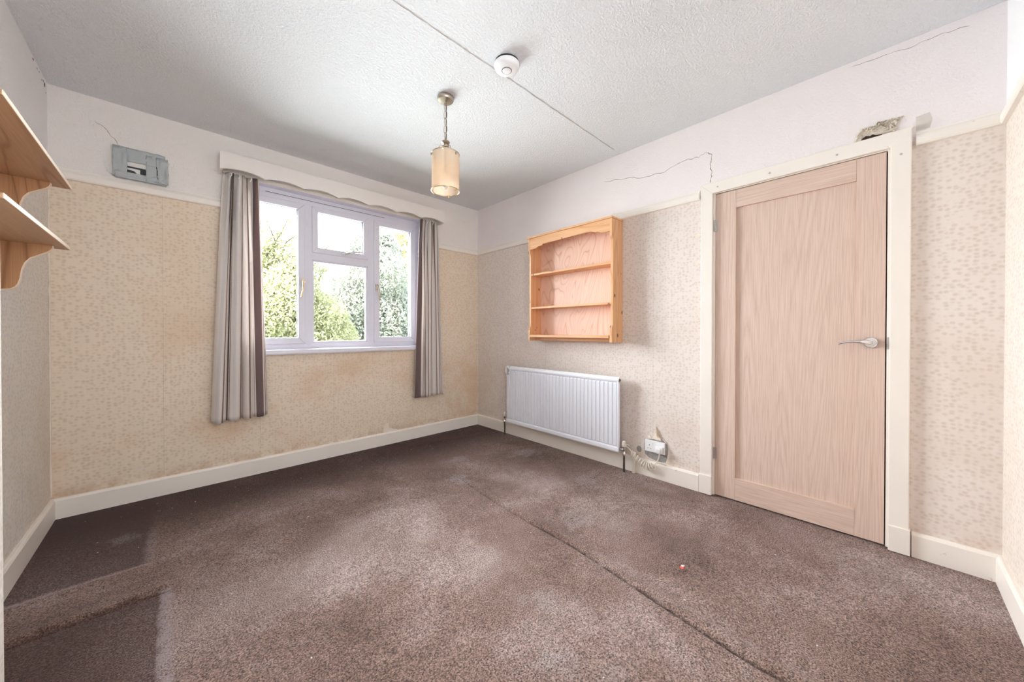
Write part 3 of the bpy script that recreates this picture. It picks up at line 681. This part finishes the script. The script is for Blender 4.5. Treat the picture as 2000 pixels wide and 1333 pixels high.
# lever handle on a round rose
HD = thing('door_handle', (0, -3.125, .985), parent=DR)
MB().lathe([(.0255, .002), (.0255, -.006), (.022, -.0095), (.012, -.010)], (0, -3.125, .985), 'x', 32).build('rose', 'chrome', HD, smooth=True)
pts = [(-.008, -3.125, .985), (-.022, -3.125, .985), (-.034, -3.121, .986), (-.044, -3.108, .988), (-.049, -3.088, .989), (-.050, -3.065, .989), (-.050, -3.043, .987), (-.049, -3.026, .982), (-.047, -3.012, .977)]
lv = MB().tube(pts, [.0095, .0095, .0105, .0105, .0085, .0065, .0055, .0055, .0050], 14)
lv.build('lever', 'chrome', HD, smooth=True)
B('latch_keep', 'steel', DR, -.004, .003, -3.190, -3.1815, .955, 1.012, bevel=.001)
for z in (1.708, .268):
    h = thing('hinge', (0, -2.428, z), parent=DR)
    B('hinge_leaf', 'steel', h, -.0012, .002, -2.441, -2.430, z-.035, z+.035, bevel=.0004)
    MB().lathe([(.004, -.036), (.004, .036)], (-.003, -2.4275, z), 'z', 12).build('hinge_pin', 'steel', h, smooth=True)

TC = thing('trim_4', (0, -2.80, 0), 'cream door casing with plinth blocks and screw heads', 'door casing', kind='structure')
co0, ci0, ci1, co1, hz0, hz1 = -2.350, -2.420, -3.1885, -3.256, 1.912, 1.981
cx = -.022
cas = lambda a, b: [(0, a), (cx, a), (cx+.002, b), (0, b)]
MB().prism([(co0, .118), (ci0, .118), (ci0, hz0), (co0, hz1)], 'x', -.0005, cx).build('casing_side', 'cream_trim', TC, bevel=.004)
MB().prism([(co1, .118), (ci1, .118), (ci1, hz0-.002), (ci1+.004, hz0+.008), (co1, hz1)], 'x', -.0005, cx-.003).build('casing_side', 'cream_trim', TC, bevel=.004)
MB().prism([(co0+.004, hz1), (ci0+.003, hz0), (ci1-.002, hz0), (co1-.010, hz1+.004)], 'x', -.0005, cx+.001).build('casing_head', 'cream_trim', TC, bevel=.004)
B('plinth_block', 'cream_trim', TC, -.0005, cx-.008, co0+.004, ci0, 0, .120, bevel=.003); B('plinth_block', 'cream_trim', TC, -.0005, cx-.011, co1-.004, ci1, 0, .120, bevel=.003)
# door lining inside the opening
B('lining', 'cream_trim', TC, -.0005, .118, DY1, -2.4305, 0, DZ1-.004, bevel=.001); B('lining', 'cream_trim', TC, -.0005, .118, DY0, -3.1800, 0, DZ1-.004, bevel=.001)
B('lining', 'cream_trim', TC, -.0005, .118, -3.181, -2.430, 1.909, DZ1, bevel=.001)
B('gap_backing', 'dark_gap', TC, .040, .052, -3.180, -2.4305, 0, 1.908, bevel=0)  # dark sheet behind the leaf stands in for shade in its gaps
B('jamb_gap', 'brown_shadow_gap', TC, .020, .036, -3.1800, -3.1760, 0, 1.908, bevel=0)
for (y, z) in ((-2.448, 1.945), (-2.716, 1.944), (-3.00, 1.945), (-3.222, 1.868)):
    MB().lathe([(.0048, .0005), (.0048, -.0006), (.002, .0004)], (cx-.0005 if y > -3.1 else cx-.0035, y, z), 'x', 14).build('screw_head', 'steel', TC)

# ================================================================ WALL BOOKCASE
random.seed(5)
BK = thing('wall_bookcase', (0, -1.36, .957), 'orange pine open bookcase hung on the wall above the radiator', 'bookcase')
d = .156; by0, by1 = -.940, -1.789; bz0, bz1 = .957, 1.876
notch = [(-.001, bz0), (-d, bz0), (-d, 1.064), (-d+.003, 1.070), (-d+.014, 1.090), (-d+.015, 1.10), (-d+.015, 1.715), (-d+.012, 1.728), (-d+.003, 1.740), (-d, 1.748), (-d, bz1), (-.001, bz1)]
MB().prism([(p[0], p[1]) for p in notch], 'y', by0, by0-.018).build('side_panel', 'pine_upright', BK, bevel=.001)
MB().prism([(p[0], p[1]) for p in notch], 'y', by1+.018, by1).build('side_panel', 'pine_upright', BK, bevel=.001)
B('top_board', 'pine_cross', BK, -d-.008, -.001, by1-.004, by0+.018, bz1, bz1+.014, bevel=.003)
ya, yb = by0-.0185, by1+.0185
val = [(ya, bz1-.0005), (yb, bz1-.0005), (yb, 1.783), (yb+.045, 1.781), (yb+.075, 1.783), (yb+.105, 1.799), (yb+.125, 1.797), (yb+.16, 1.810), (yb+.20, 1.814),
       (ya-.20, 1.806), (ya-.16, 1.803), (ya-.125, 1.792), (ya-.105, 1.794), (ya-.075, 1.780), (ya-.045, 1.778), (ya, 1.777)]
MB().prism(val, 'x', -d+.002, -d+.018).build('valance', 'pine_cross', BK, bevel=.001)
MB().box(-.009, -.001, yb, ya, bz0+.03, bz1-.001).build('back_panel', 'pine_plywood', BK)
for zz in (1.552, 1.252): B('shelf', 'pine_cross', BK, -d+.017, -.0095, yb, ya, zz-.009, zz+.008, bevel=.0015)
B('bottom_shelf', 'pine_cross', BK, -d-.001, -.0095, yb+.008, ya, .989, 1.010, bevel=.002)
B('bottom_rail', 'pine_cross', BK, -d+.075, -d+.093, yb, ya, bz0+.003, .9885, bevel=.001)

# ================================================================ RADIATOR
RA = thing('radiator', (-.06, -1.18, .13), 'white ribbed panel radiator below the bookcase', 'radiator')
ry0, ry1, rz0, rz1 = -.566, -1.806, .132, .698
xf = -.085
m = MB(); cols = 33; pitch = (ry1-ry0+.030)/cols; prof = []
ys = ry0-.015
for k in range(cols):
    a = ys+pitch*k
    prof += [(a, 0.0), (a+pitch*.10, .0095), (a+pitch*.80, .0095), (a+pitch*.88, 0.0)]
prof.append((ry1+.015, 0.0))
zr = [(rz0+.038, 0), (rz0+.052, 1), (rz1-.052, 1), (rz1-.040, 0)]
n = len(prof)
for z, g in zr:
    for y, o in prof: m.v.append((xf+.0095-o*g, y, z))
for r in range(len(zr)-1):
    for k in range(n-1): m.f.append((r*n+k, r*n+k+1, (r+1)*n+k+1, (r+1)*n+k))
m.build('ribbed_face', 'radiator_enamel', RA, fix=False)
hp = [(xf+.022, 0), (xf-.002, .004), (xf-.004, .012), (xf-.002, .034), (xf+.008, .040), (xf+.022, .040)]
MB().prism([(x, rz0+z) for x, z in hp], 'y', ry0, ry1).build('bottom_channel', 'radiator_enamel', RA, bevel=.002)
MB().prism([(x, rz1-.042+z) for x, z in [(xf+.022, 0), (xf+.008, 0), (xf-.002, .006), (xf-.005, .018), (xf-.003, .028), (xf+.004, .033), (xf+.006, .040), (xf+.022, .042)]], 'y', ry0, ry1).build('top_channel', 'radiator_enamel', RA, bevel=.0015)
B('end_seam', 'radiator_enamel', RA, xf+.0065, xf+.020, ry0-.0155, ry0, rz0+.03, rz1-.03, bevel=.003); B('end_seam', 'radiator_enamel', RA, xf-.001, xf+.020, ry1, ry1+.0155, rz0+.03, rz1-.03, bevel=.003)
B('back_plate', 'radiator_enamel', RA, xf+.010, xf+.022, ry1+.004, ry0-.004, rz0+.01, rz1-.01, bevel=.002)
for y in (-.78, -1.60): B('wall_bracket', 'radiator_enamel', RA, xf+.022, -.0005, y-.015, y+.015, rz0+.02, rz1-.06, bevel=.001)
MB().lathe([(.012, 0), (.012, -.006), (.008, -.007)], (xf+.008, ry1+.001, rz1-.022), 'y', 16).build('end_plug', 'satin_nickel', RA, smooth=True)
MB().lathe([(.0065, 0), (.0065, -.002)], (xf+.008, ry1-.006, rz1-.022), 'y', 12).build('end_plug', 'dark_slot', RA)
def valve(y, side, label_cap, px):
    v = thing('valve', (px, y, 0), parent=RA)
    MB().tube([(px, y, -.004), (px, y, .135)], .0075, 12).build('pipe', 'old_pipe', v, smooth=True)
    MB().lathe([(.011, .118), (.0135, .122), (.0135, .136), (.010, .142), (.0105, .168), (.012, .172), (.012, .182), (.008, .184)], (px, y, 0), 'z', 18).build('valve_body', 'chrome', v, smooth=True)
    MB().tube([(px, y, .158), (px, y+side*.020, .158), (px, y+side*.040, .158)], [.0095, .012, .009], 14).build('union_nut', 'chrome', v, smooth=True)
    MB().lathe([(.0115, .184), (.0135, .188), (.0138, .214), (.0125, .222), (.007, .226)], (px, y, 0), 'z', 18).build('valve_cap', 'aged_plastic', v, smooth=True)
valve(-.520, -1, '', -.062); valve(-1.842, 1, '', -.070)
# white plastic piece hung on the radiator's top corner
TG = thing('hanging_clip', (xf-.02, -.60, .62), 'small white plastic clip hanging from the top left radiator corner', 'plastic clip')
tq = [(-.575, .655), (-.585, .690), (-.608, .694), (-.640, .672), (-.640, .655), (-.628, .645), (-.632, .630), (-.618, .618), (-.590, .630), (-.580, .640)]
MB().prism(tq, 'x', xf-.008, xf-.026).build('clip_body', 'white_plastic', TG, bevel=.003)
MB().prism([(y-.002, z-.004) for y, z in tq[2:8]], 'x', xf-.026, xf-.034).build('clip_block', 'shaded_plastic', TG, bevel=.002)  # grey block puts the clip's shading into its colour
MB().tube([(xf-.018, -.632, .682), (xf-.020, -.642, .700), (xf-.008, -.650, .708), (xf+.006, -.652, .704), (xf+.014, -.652, .701)], .0018, 8).build('wire_hook', 'steel', TG, smooth=True)

# capped white pipe stub beside the valve
PS = thing('pipe_stub', (-.034, -1.905, 0), 'short thick cream pipe standing beside the right radiator valve', 'pipe')
MB().tube([(-.034, -1.900, -.004), (-.034, -1.900, .135)], .011, 16).build('pipe', 'aged_plastic', PS, smooth=True)
MB().lathe([(.014, .125), (.015, .128), (.015, .148), (.011, .152)], (-.034, -1.900, 0), 'z', 18).build('collar', 'aged_plastic', PS, smooth=True)

# ================================================================ SOCKET, PLUG, CORD
SK = thing('wall_socket', (-.006, -2.048, .178), 'white double wall socket above the baseboard', 'socket')
sy0, sy1, sz0, sz1 = -1.976, -2.121, .178, .260
B('back_box', 'white_plastic', SK, -.020, -.004, sy1, sy0, sz0, sz1, bevel=.004)
for yc in (-2.012, -2.085):
    s = B('switch', 'white_plastic', SK, -.0225, -.0195, yc-.024+(.0), yc-.012, sz1-.034, sz1-.014, bevel=.001) if yc > -2.05 else B('switch', 'white_plastic', SK, -.0225, -.0195, yc+.012, yc+.024, sz1-.034, sz1-.014, bevel=.001)
    B('pin_hole', 'dark_slot', SK, -.0204, -.0195, yc-.002, yc+.002, sz0+.044, sz0+.052, bevel=0)
    for sg in (-1, 1): B('pin_hole', 'dark_slot', SK, -.0204, -.0195, yc+sg*.011-.0032, yc+sg*.011+.0032, sz0+.022, sz0+.026, bevel=0)
PG = thing('plug', (-.022, -2.090, .188), 'white plug in the right half of the wall socket', 'plug')
MB().prism([(-2.066, .232), (-2.112, .232), (-2.116, .222), (-2.112, .192), (-2.100, .183), (-2.078, .183), (-2.064, .192), (-2.062, .224)], 'x', -.0206, -.046).build('plug_body', 'white_plastic', PG, bevel=.005, smooth=True)
MB().box(-.046, -.054, -2.104, -2.074, .192, .222).build('plug_grip', 'white_plastic', PG, bevel=.004)
MB().tube([(-.036, -2.092, .186), (-.036, -2.090, .174)], .0042, 10).build('cord_grip', 'white_plastic', PG, smooth=True)
# coiled cord: straight lead, hanging loop of coils, tail up round the pipe
CD = thing('coiled_cord', (-.03, -1.98, .02), 'coiled off-white cord hanging from the plug along the baseboard', 'cord')
MB().tube([(-.036, -2.091, .175), (-.040, -2.088, .150), (-.042, -2.075, .122), (-.040, -2.062, .106), (-.038, -2.056, .096)], .0034, 8).build('lead', 'aged_plastic', CD, smooth=True)
pts = []; turns = 9
def axis(u):      # sagging line from the lead to the pipe
    a = Vector((-.040, -2.055, .090)); b = Vector((-.050, -1.885, .150))
    p = a.lerp(b, u); p.z -= .040*math.sin(PI*min(1, u*1.12))*(1-.35*u); return p
for k in range(turns*18+1):
    u = k/(turns*18); c = axis(u); t = (axis(min(1, u+.01))-axis(max(0, u-.01))).normalized()
    nx = Vector((1, 0, 0)); bz = t.cross(nx); an = 2*PI*turns*u; r = .021*(1-.35*u)
    p = c+nx*(r*.75*math.cos(an))+bz*(r*math.sin(an)*1.15); pts.append(tuple(p))
MB().tube(pts, .0040, 7).build('coil', 'aged_plastic', CD, smooth=True)
MB().tube([pts[-1], (-.052, -1.880, .168), (-.060, -1.868, .182), (-.062, -1.856, .186), (-.050, -1.846, .196), (-.030, -1.846, .192), (-.024, -1.862, .180)], .0040, 8).build('tail', 'aged_plastic', CD, smooth=True)
MB().tube([(-.020, -2.06, .112), (-.020, -2.09, .120), (-.020, -2.13, .116), (-.020, -2.138, .112)], .003, 8).build('lead', 'aged_plastic', CD, smooth=True)

# ================================================================ SHELVES ON THE LEFT WALL
def wall_shelf(zt, yend, tipx, label, brk_y):
    s = thing('wall_shelf', (-RW, -1.2, zt-.2), label, 'shelf', 'shelves on the left wall')
    dd = .190; th = .013
    B('shelf_board', 'shelf_cross', s, -RW+.0005, -RW+dd-.002, -1.650, yend, zt-th, zt, bevel=.001)
    B('shelf_edge', 'pale_edge', s, -RW+dd-.002, -RW+dd, -1.650, yend, zt-th, zt, bevel=.0005)  # pale strip puts the light on the front edge into colour
    B('wall_cleat', 'shelf_cross', s, -RW+.0005, -RW+.018, -1.62, yend-.10, zt-th-.028, zt-th, bevel=.001)
    for by in (brk_y, -1.628):
        zz = zt-th-.0002; q = [(-RW+.0005, zz), (tipx, zz)]
        sh = [(0, -.008), (-.003, -.016), (-.011, -.026), (-.029, -.038), (-.053, -.055), (-.066, -.075), (-.073, -.101), (-.077, -.136), (-.082, -.157), (-.088, -.168), (-.098, -.176), (-.122, -.179)]
        q += [(tipx+a, zz+b_) for a, b_ in sh]+[(-RW+.0005, zz-.179)]
        br = MB().prism(q, 'y', by, by-.018).build('bracket', 'shelf_upright', s, bevel=.0008)
        # pale front edge of the bracket
        e = MB(); pr_ = [(tipx, zz)]+[(tipx+a, zz+b_) for a, b_ in sh]+[(-RW+.0005, zz-.179)]
        for y in (by+.0004, by-.0184): e.v += [(x, y, z) for x, z in pr_]
        e.v += [(x+.0012, y, z-.0012) for y in (by+.0004, by-.0184) for x, z in pr_]
        k = len(pr_)
        for i in range(k-1):
            e.f += [(i, i+1, k+i+1, k+i), (2*k+i, 3*k+i, 3*k+i+1, 2*k+i+1), (i, 2*k+i, 2*k+i+1, i+1), (k+i, k+i+1, 3*k+i+1, 3*k+i)]
        e.build('bracket_edge', 'pale_edge', br, smooth=False)
    return s
wall_shelf(1.646, -.822, -2.842, 'upper of two wooden shelves with curved brackets on left wall', -.868)
wall_shelf(1.387, -.853, -2.829, 'lower of two wooden shelves with curved brackets on left wall', -.925)

# ================================================================ TAPED VENT
VT = thing('taped_wall_vent', (-2.627, 0, 1.957), 'wall vent covered in crumpled grey tape above the picture rail', 'vent')
vx0, vx1, vz0, vz1 = -2.745, -2.512, 1.960, 2.146
B('vent_box', 'vent_white', VT, vx0+.012, vx1-.012, -.024, -.0005, vz0+.008, vz1-.010, bevel=.003)
def strip(x0, x1, z0, z1, y, seed, tilt=0.0):
    random.seed(seed); mb = MB(); nx, nz = 14, 7
    for j in range(nz+1):
        for i in range(nx+1):
            x = x0+(x1-x0)*i/nx; z = z0+(z1-z0)*j/nz+tilt*(x-x0)
            e = min(i, nx-i, j, nz-j) == 0
            dy = .0075*mnoise.noise(Vector((x*38, z*38, seed)))
            mb.v.append((x+(random.uniform(-.002, .002) if e else 0), -y-.0022+min(0, dy)*1.0+dy*.5, z+(random.uniform(-.0015, .0015) if e else 0)))
    w = nx+1
    for j in range(nz):
        for i in range(nx): mb.f.append((j*w+i, j*w+i+1, (j+1)*w+i+1, (j+1)*w+i))
    o = mb.build('tape_strip', 'duct_tape', VT, smooth=True, fix=False)
    md = o.modifiers.new('thickness', 'SOLIDIFY'); md.thickness = .0015; md.offset = 0
hx0, hx1, hz0_, hz1_ = -2.688, -2.608, 1.998, 2.068        # opening left in the tape
strip(vx0, vx1-.012, hz1_-.004, vz1, .026, 1); strip(vx0+.006, vx1-.002, vz0, hz0_+.002, .027, 2)
strip(vx0, hx0, vz0+.004, vz1-.004, .028, 3); strip(hx1, vx1, vz0+.006, vz1-.020, .028, 4); strip(hx1+.045, vx1+.004, vz0+.004, vz1-.026, .030, 5)
m = MB()   # sides of the tape wrap down to the wall
m.box(vx0+.004, vx0+.012, -.026, -.0005, vz0+.006, vz1-.006).box(vx1-.012, vx1-.004, -.026, -.0005, vz0+.008, vz1-.024).box(vx0+.008, vx1-.014, -.026, -.0005, vz1-.010, vz1-.003).box(vx0+.008, vx1-.008, -.026, -.0005, vz0+.002, vz0+.008)
m.build('tape_side', 'duct_tape', VT, bevel=.002)
B('vent_slot', 'vent_dark', VT, hx0, hx1, -.0255, -.0235, 2.028, 2.038, bevel=0); B('vent_slot', 'vent_dark', VT, -2.633, hx1, -.0256, -.0235, 1.998, 2.030, bevel=0)
MB().prism([(hx0, 2.000), (-2.655, 1.998), (-2.648, 2.004), (-2.658, 2.013), (hx0, 2.017)], 'y', -.0255, -.0238).build('vent_slot', 'vent_dark', VT)
ribbon('tape_fold', [(-2.562, -.0335, 2.066), (-2.558, -.0340, 2.04), (-2.557, -.0340, 2.01), (-2.555, -.0335, 1.985)], .004, 'vent_dark', VT, YN, jit=.0008)

# ================================================================ PENDANT LAMP
cxp, cyp = -1.339, -1.409
LP = thing('pendant_lamp', (cxp, cyp, 1.84), 'hanging lantern lamp with amber glass cylinder shade on a chain', 'pendant lamp')
MB().lathe([(.046, .0), (.048, -.004), (.047, -.018), (.042, -.024), (.012, -.027)], (cxp, cyp, RH), 'z', 36).build('ceiling_cup', 'satin_nickel', LP, smooth=True)
MB().tube([(cxp, cyp, RH-.026), (cxp, cyp, RH-.045)], .004, 10).build('stem', 'satin_nickel', LP, smooth=True)
zc = RH-.040; k = 0; top_cap = 2.150
nl = 5; pit = (zc-top_cap)/nl
proto = None
for k in range(nl):
    z = zc-pit*(k+.5); L = pit*.5+.0035
    ang = (k % 2)*PI/2+.4
    if proto is None or True:
        pp = []
        for j in range(20):
            a = 2*PI*j/20; w_ = .0105*math.cos(a); h_ = L*math.sin(a)
            h_ = math.copysign(abs(math.sin(a))**.75, math.sin(a))*L
            pp.append((cxp+w_*math.cos(ang), cyp+w_*math.sin(ang), z+h_))
        MB().tube(pp, .0020, 8, closed=True).build('chain_link', 'satin_nickel', LP, smooth=True)
MB().tube([(cxp+.003, cyp, RH-.03), (cxp+.006, cyp+.002, 2.31), (cxp+.002, cyp-.004, 2.25), (cxp+.005, cyp, 2.19), (cxp, cyp, 2.14)], .0024, 8)  .build('flex', 'bark', LP, smooth=True)
MB().lathe([(.004, 2.152), (.010, 2.148), (.022, 2.143), (.025, 2.138), (.020, 2.131), (.011, 2.127), (.012, 2.119), (.022, 2.114), (.021, 2.107), (.012, 2.103), (.008, 2.095), (.009, 2.06), (.009, 1.98), (.011, 1.975), (.011, 1.955), (.004, 1.950)], (cxp, cyp, 0), 'z', 26).build('gallery', 'satin_nickel', LP, smooth=True)
rs = .079; st, sb = 2.068, 1.856
for k in range(3):
    a = k*2*PI/3+.75; ca, sa = math.cos(a), math.sin(a)
    P = lambda r, z: (cxp+r*ca, cyp+r*sa, z)
    MB().tube([P(.014, 2.108), P(.026, 2.116), P(.037, 2.108), P(.042, 2.090), P(.043, st-.006), P(.060, st-.010), P(rs+.003, st-.012)], .0022, 8).build('arm', 'satin_nickel', LP, smooth=True)
    MB().lathe([(.0045, -.006), (.005, 0), (.0045, .006)], P(rs+.004, st-.014), 'z', 10).build('arm_knob', 'satin_nickel', LP, smooth=True)
    MB().lathe([(.004, -.008), (.0045, 0), (.004, .008)], P(rs-.003, sb-.004), 'z', 10).build('arm_knob', 'brass', LP, smooth=True)
sh = MB().lathe([(rs, sb), (rs, st), (rs-.003, st), (rs-.003, sb), (rs, sb)], (cxp, cyp, 0), 'z', 48, cap=False).build('glass_shade', 'amber_shade_glass', LP, smooth=True)
ring = lambda r, z: [(cxp+r*math.cos(2*PI*j/48), cyp+r*math.sin(2*PI*j/48), z) for j in range(48)]
MB().tube(ring(rs+.001, sb), .0028, 8, closed=True).build('shade_ring', 'brass', LP, smooth=True)
MB().tube(ring(rs+.001, st), .0020, 8, closed=True).build('shade_ring', 'satin_nickel', LP, smooth=True)
MB().lathe([(.010, 1.952), (.0125, 1.945), (.013, 1.90), (.0125, 1.875), (.006, 1.868)], (cxp, cyp, 0), 'z', 18).build('candle_bulb', 'white_plastic', LP, smooth=True)

# ================================================================ SMOKE ALARM
sx, sy = -1.262, -1.850
SM = thing('smoke_alarm', (sx, sy, RH-.04), 'round white smoke alarm on the ceiling', 'smoke alarm')
MB().lathe([(.060, .0), (.060, -.010)], (sx, sy, RH-.0002), 'z', 44).build('mounting_ring', 'dark_slot', SM, smooth=True)
MB().lathe([(.058, -.006), (.064, -.012), (.064, -.022), (.058, -.033), (.044, -.040), (.020, -.042), (.004, -.042)], (sx, sy, RH), 'z', 44).build('housing', 'white_plastic', SM, smooth=True)
MB().lathe([(.0255, -.0405), (.0255, -.0425), (.018, -.0425)], (sx, sy, RH), 'z', 32).build('button_gap', 'brown_shadow_gap', SM, smooth=True)
MB().lathe([(.0225, -.041), (.0225, -.0438), (.019, -.0455), (.004, -.046)], (sx, sy, RH), 'z', 32).build('test_button', 'white_plastic', SM, smooth=True)
MB().lathe([(.0040, -.037), (.0040, -.0400), (.001, -.0402)], (sx+.034, sy+.022, RH), 'z', 12).build('indicator', 'dark_slot', SM)

# ================================================================ LITTER ON THE CARPET
SCR = thing('paper_scrap', (-.878, -2.567, 0), 'tiny red and white paper scrap on the carpet in front of the door', 'paper scrap')
def tri(name, pts, mat):
    mb = MB(); mb.v = pts; mb.f = [tuple(range(len(pts)))]; o = mb.build(name, mat, SCR, fix=False)
    md = o.modifiers.new('t', 'SOLIDIFY'); md.thickness = .0006
q = Vector((-.878, -2.567, .004))
tri('scrap_piece', [tuple(q+Vector(v)) for v in ((-.013, -.006, 0), (.004, -.010, .002), (.002, .008, .003), (-.008, .006, .001))], 'red_paper')
tri('scrap_piece', [tuple(q+Vector(v)) for v in ((-.001, -.004, .004), (.014, -.006, .005), (.010, .006, .004), (.001, .005, .004))], 'lint')
random.seed(21); mb = MB()
for _ in range(230):
    x, y = random.uniform(-2.85, -.05), random.uniform(-3.3, -.08)
    if random.random() < .45: y = -random.random()**2*1.2-.05
    s = random.uniform(.0012, .0032); a = random.uniform(0, 6.28); e = random.uniform(.4, 2.2)
    c_, s_ = math.cos(a)*s*e, math.sin(a)*s*e
    mb.quad((x-c_, y-s_, .0075), (x+s_/e, y-c_/e, .009), (x+c_, y+s_, .0078), (x-s_/e, y+c_/e, .0088))
LT = mb.build('carpet_lint', 'lint', fix=False); tag(LT, 'scattered white lint and plaster crumbs on the brown carpet', 'lint', kind='stuff')

# ================================================================ OUTSIDE: garden trees seen through the window
GZ = -2.9
struct(MB().box(-40, 40, .6, 60, GZ-.2, GZ).build('ground', 'lawn'), 'garden lawn outside the window', 'lawn')
def leaf_cloud(mb, c, R, count, size, droop=0.0, shell=.55):
    for _ in range(count):
        while True:
            p = Vector((random.uniform(-1, 1), random.uniform(-1, 1), random.uniform(-1, 1)))
            if p.length <= 1 and p.length > shell*random.random(): break
        q = Vector((c[0]+p.x*R[0], c[1]+p.y*R[1], c[2]+p.z*R[2]))
        leaf(mb, q, size, droop)
def leaf(mb, q, size, droop):
    s = size*random.uniform(.6, 1.3)
    n = Vector((random.uniform(-1, 1), random.uniform(-1, .6), random.uniform(-.2, 1))).normalized()
    t = n.cross(Vector((random.uniform(-1, 1), random.uniform(-1, 1), random.uniform(-1, 1)))).normalized()
    if droop: t = (t*(1-droop)+Vector((0, 0, -1))*droop).normalized()
    b = n.cross(t).normalized()
    i = len(mb.v)
    mb.v += [tuple(q-t*s), tuple(q+b*s*.42-n*s*.1), tuple(q+t*s), tuple(q-b*s*.42-n*s*.1)]
    mb.f.append((i, i+1, i+2, i+3))
def branchy(mb, a, b, r0, r1):
    a, b = Vector(a), Vector(b); mid = a.lerp(b, .5)+Vector((random.uniform(-.1, .1), random.uniform(-.1, .1), .08))*(b-a).length
    mb.tube([a, mid, b], [r0, (r0+r1)/2, r1], 7)
def tree(name, label, base, clumps, leafm, size, density, droop=0.0, twigs=()):
    t = thing(name, base, label, 'tree', 'garden trees beyond the window')
    bx, by, bz = base; top = max(c[0][2] for c in clumps)
    tr = MB(); hx = Vector((bx, by, bz)); mid = Vector((bx+.1, by, (bz+top)/2))
    tr.tube([hx, mid, (bx, by, top)], [.20, .13, .03], 9)
    for c, R, k in clumps:
        branchy(tr, (bx+.03, by, max(bz+1.2, c[2]-R[2]*1.2-.3)), c, .06, .015)
    lf = MB()
    for c, R, k in clumps: leaf_cloud(lf, c, R, int(density*k), size, droop)
    for a, b, k in twigs:
        branchy(tr, a, b, .018, .004)
        for j in range(k):
            u = random.random(); p = Vector(a).lerp(Vector(b), u)+Vector([random.gauss(0, .06) for _ in range(3)])
            leaf(lf, p, size, droop)
    tr.build('trunk', 'bark', t, smooth=True)
    o = lf.build('foliage', leafm, t, fix=False); o['kind'] = 'stuff'
    return t
def at(px, py, Y):
    """point on the plane y=Y seen in that direction from the room's viewpoint"""
    dv = fw+r2*((px-1000)/FPX)-u2*((py-666.5-SHY)/FPX); return CAM+dv*((Y-CAM.y)/dv.y)
random.seed(31)
def clumps(lst, Y):
    out = []
    for px, py, r, k in lst:
        c = at(px, py, Y+random.uniform(-.4, .4)); out.append(((c.x, c.y, c.z), (r, r, r*.9), k))
    return out
b = at(560, 700, 5.0)
tree('cherry_tree', 'yellow green airy tree at the left of the window view', (b.x, 5.0, GZ),
     clumps([(470, 640, .75, 1.3), (530, 610, .8, 1.5), (575, 650, .7, 1.3), (520, 560, .65, .9), (560, 570, .6, .8), (620, 620, .6, .9), (640, 660, .6, 1.0), (500, 690, .9, 1.6), (600, 700, .9, 1.6), (480, 520, .6, .5), (540, 515, .5, .40), (575, 520, .4, .3)], 5.0),
     'leaf_yellow_green', .038, 5200,
     twigs=[(tuple(at(535, 520, 4.8)), tuple(at(518, 425, 4.6)), 190), (tuple(at(520, 500, 4.8)), tuple(at(566, 420, 4.7)), 300), (tuple(at(545, 500, 4.8)), tuple(at(585, 455, 4.7)), 230), (tuple(at(500, 500, 4.8)), tuple(at(512, 440, 4.7)), 190), (tuple(at(600, 540, 4.8)), tuple(at(655, 468, 4.6)), 130), (tuple(at(610, 570, 4.8)), tuple(at(640, 512, 4.6)), 280)])
b = at(745, 700, 7.0)
tree('rounded_tree', 'grey green dense rounded tree right of centre in the window view', (b.x, 7.0, GZ),
     clumps([(705, 480, .5, .45), (745, 495, .6, .8), (740, 540, .9, 1.4), (700, 560, .9, 1.3), (772, 600, .9, 1.4), (670, 600, .9, 1.3), (730, 620, 1.1, 1.8), (790, 630, 1.1, 1.8), (660, 660, 1.0, 1.5), (720, 690, 1.2, 1.9), (800, 690, 1.2, 1.9), (750, 470, .35, .3), (830, 655, 1.0, 1.4)], 7.0),
     'leaf_grey_green', .048, 5200)
b = at(800, 700, 10.5)
tree('weeping_tree', 'golden drooping tree at the right edge behind the rounded tree', (b.x, 10.5, GZ),
     clumps([(778, 470, .9, 1.4), (800, 490, 1.1, 1.6), (825, 470, 1.1, 1.6), (790, 540, 1.2, 1.4), (820, 560, 1.3, 1.4), (850, 520, 1.3, 1.4), (790, 440, .6, .5)], 10.5),
     'leaf_gold', .065, 2800, droop=.75)
b = at(610, 700, 13.0)
tree('hedge_tree', 'pale green tree far behind, filling the lower window panes', (b.x, 13.0, GZ),
     clumps([(480, 670, 2.0, 1.6), (560, 665, 2.0, 1.6), (640, 670, 2.0, 1.6), (720, 680, 2.0, 1.4), (520, 640, 1.6, 1.0), (610, 640, 1.5, .9)], 13.0),
     'leaf_yellow_green', .12, 1500)
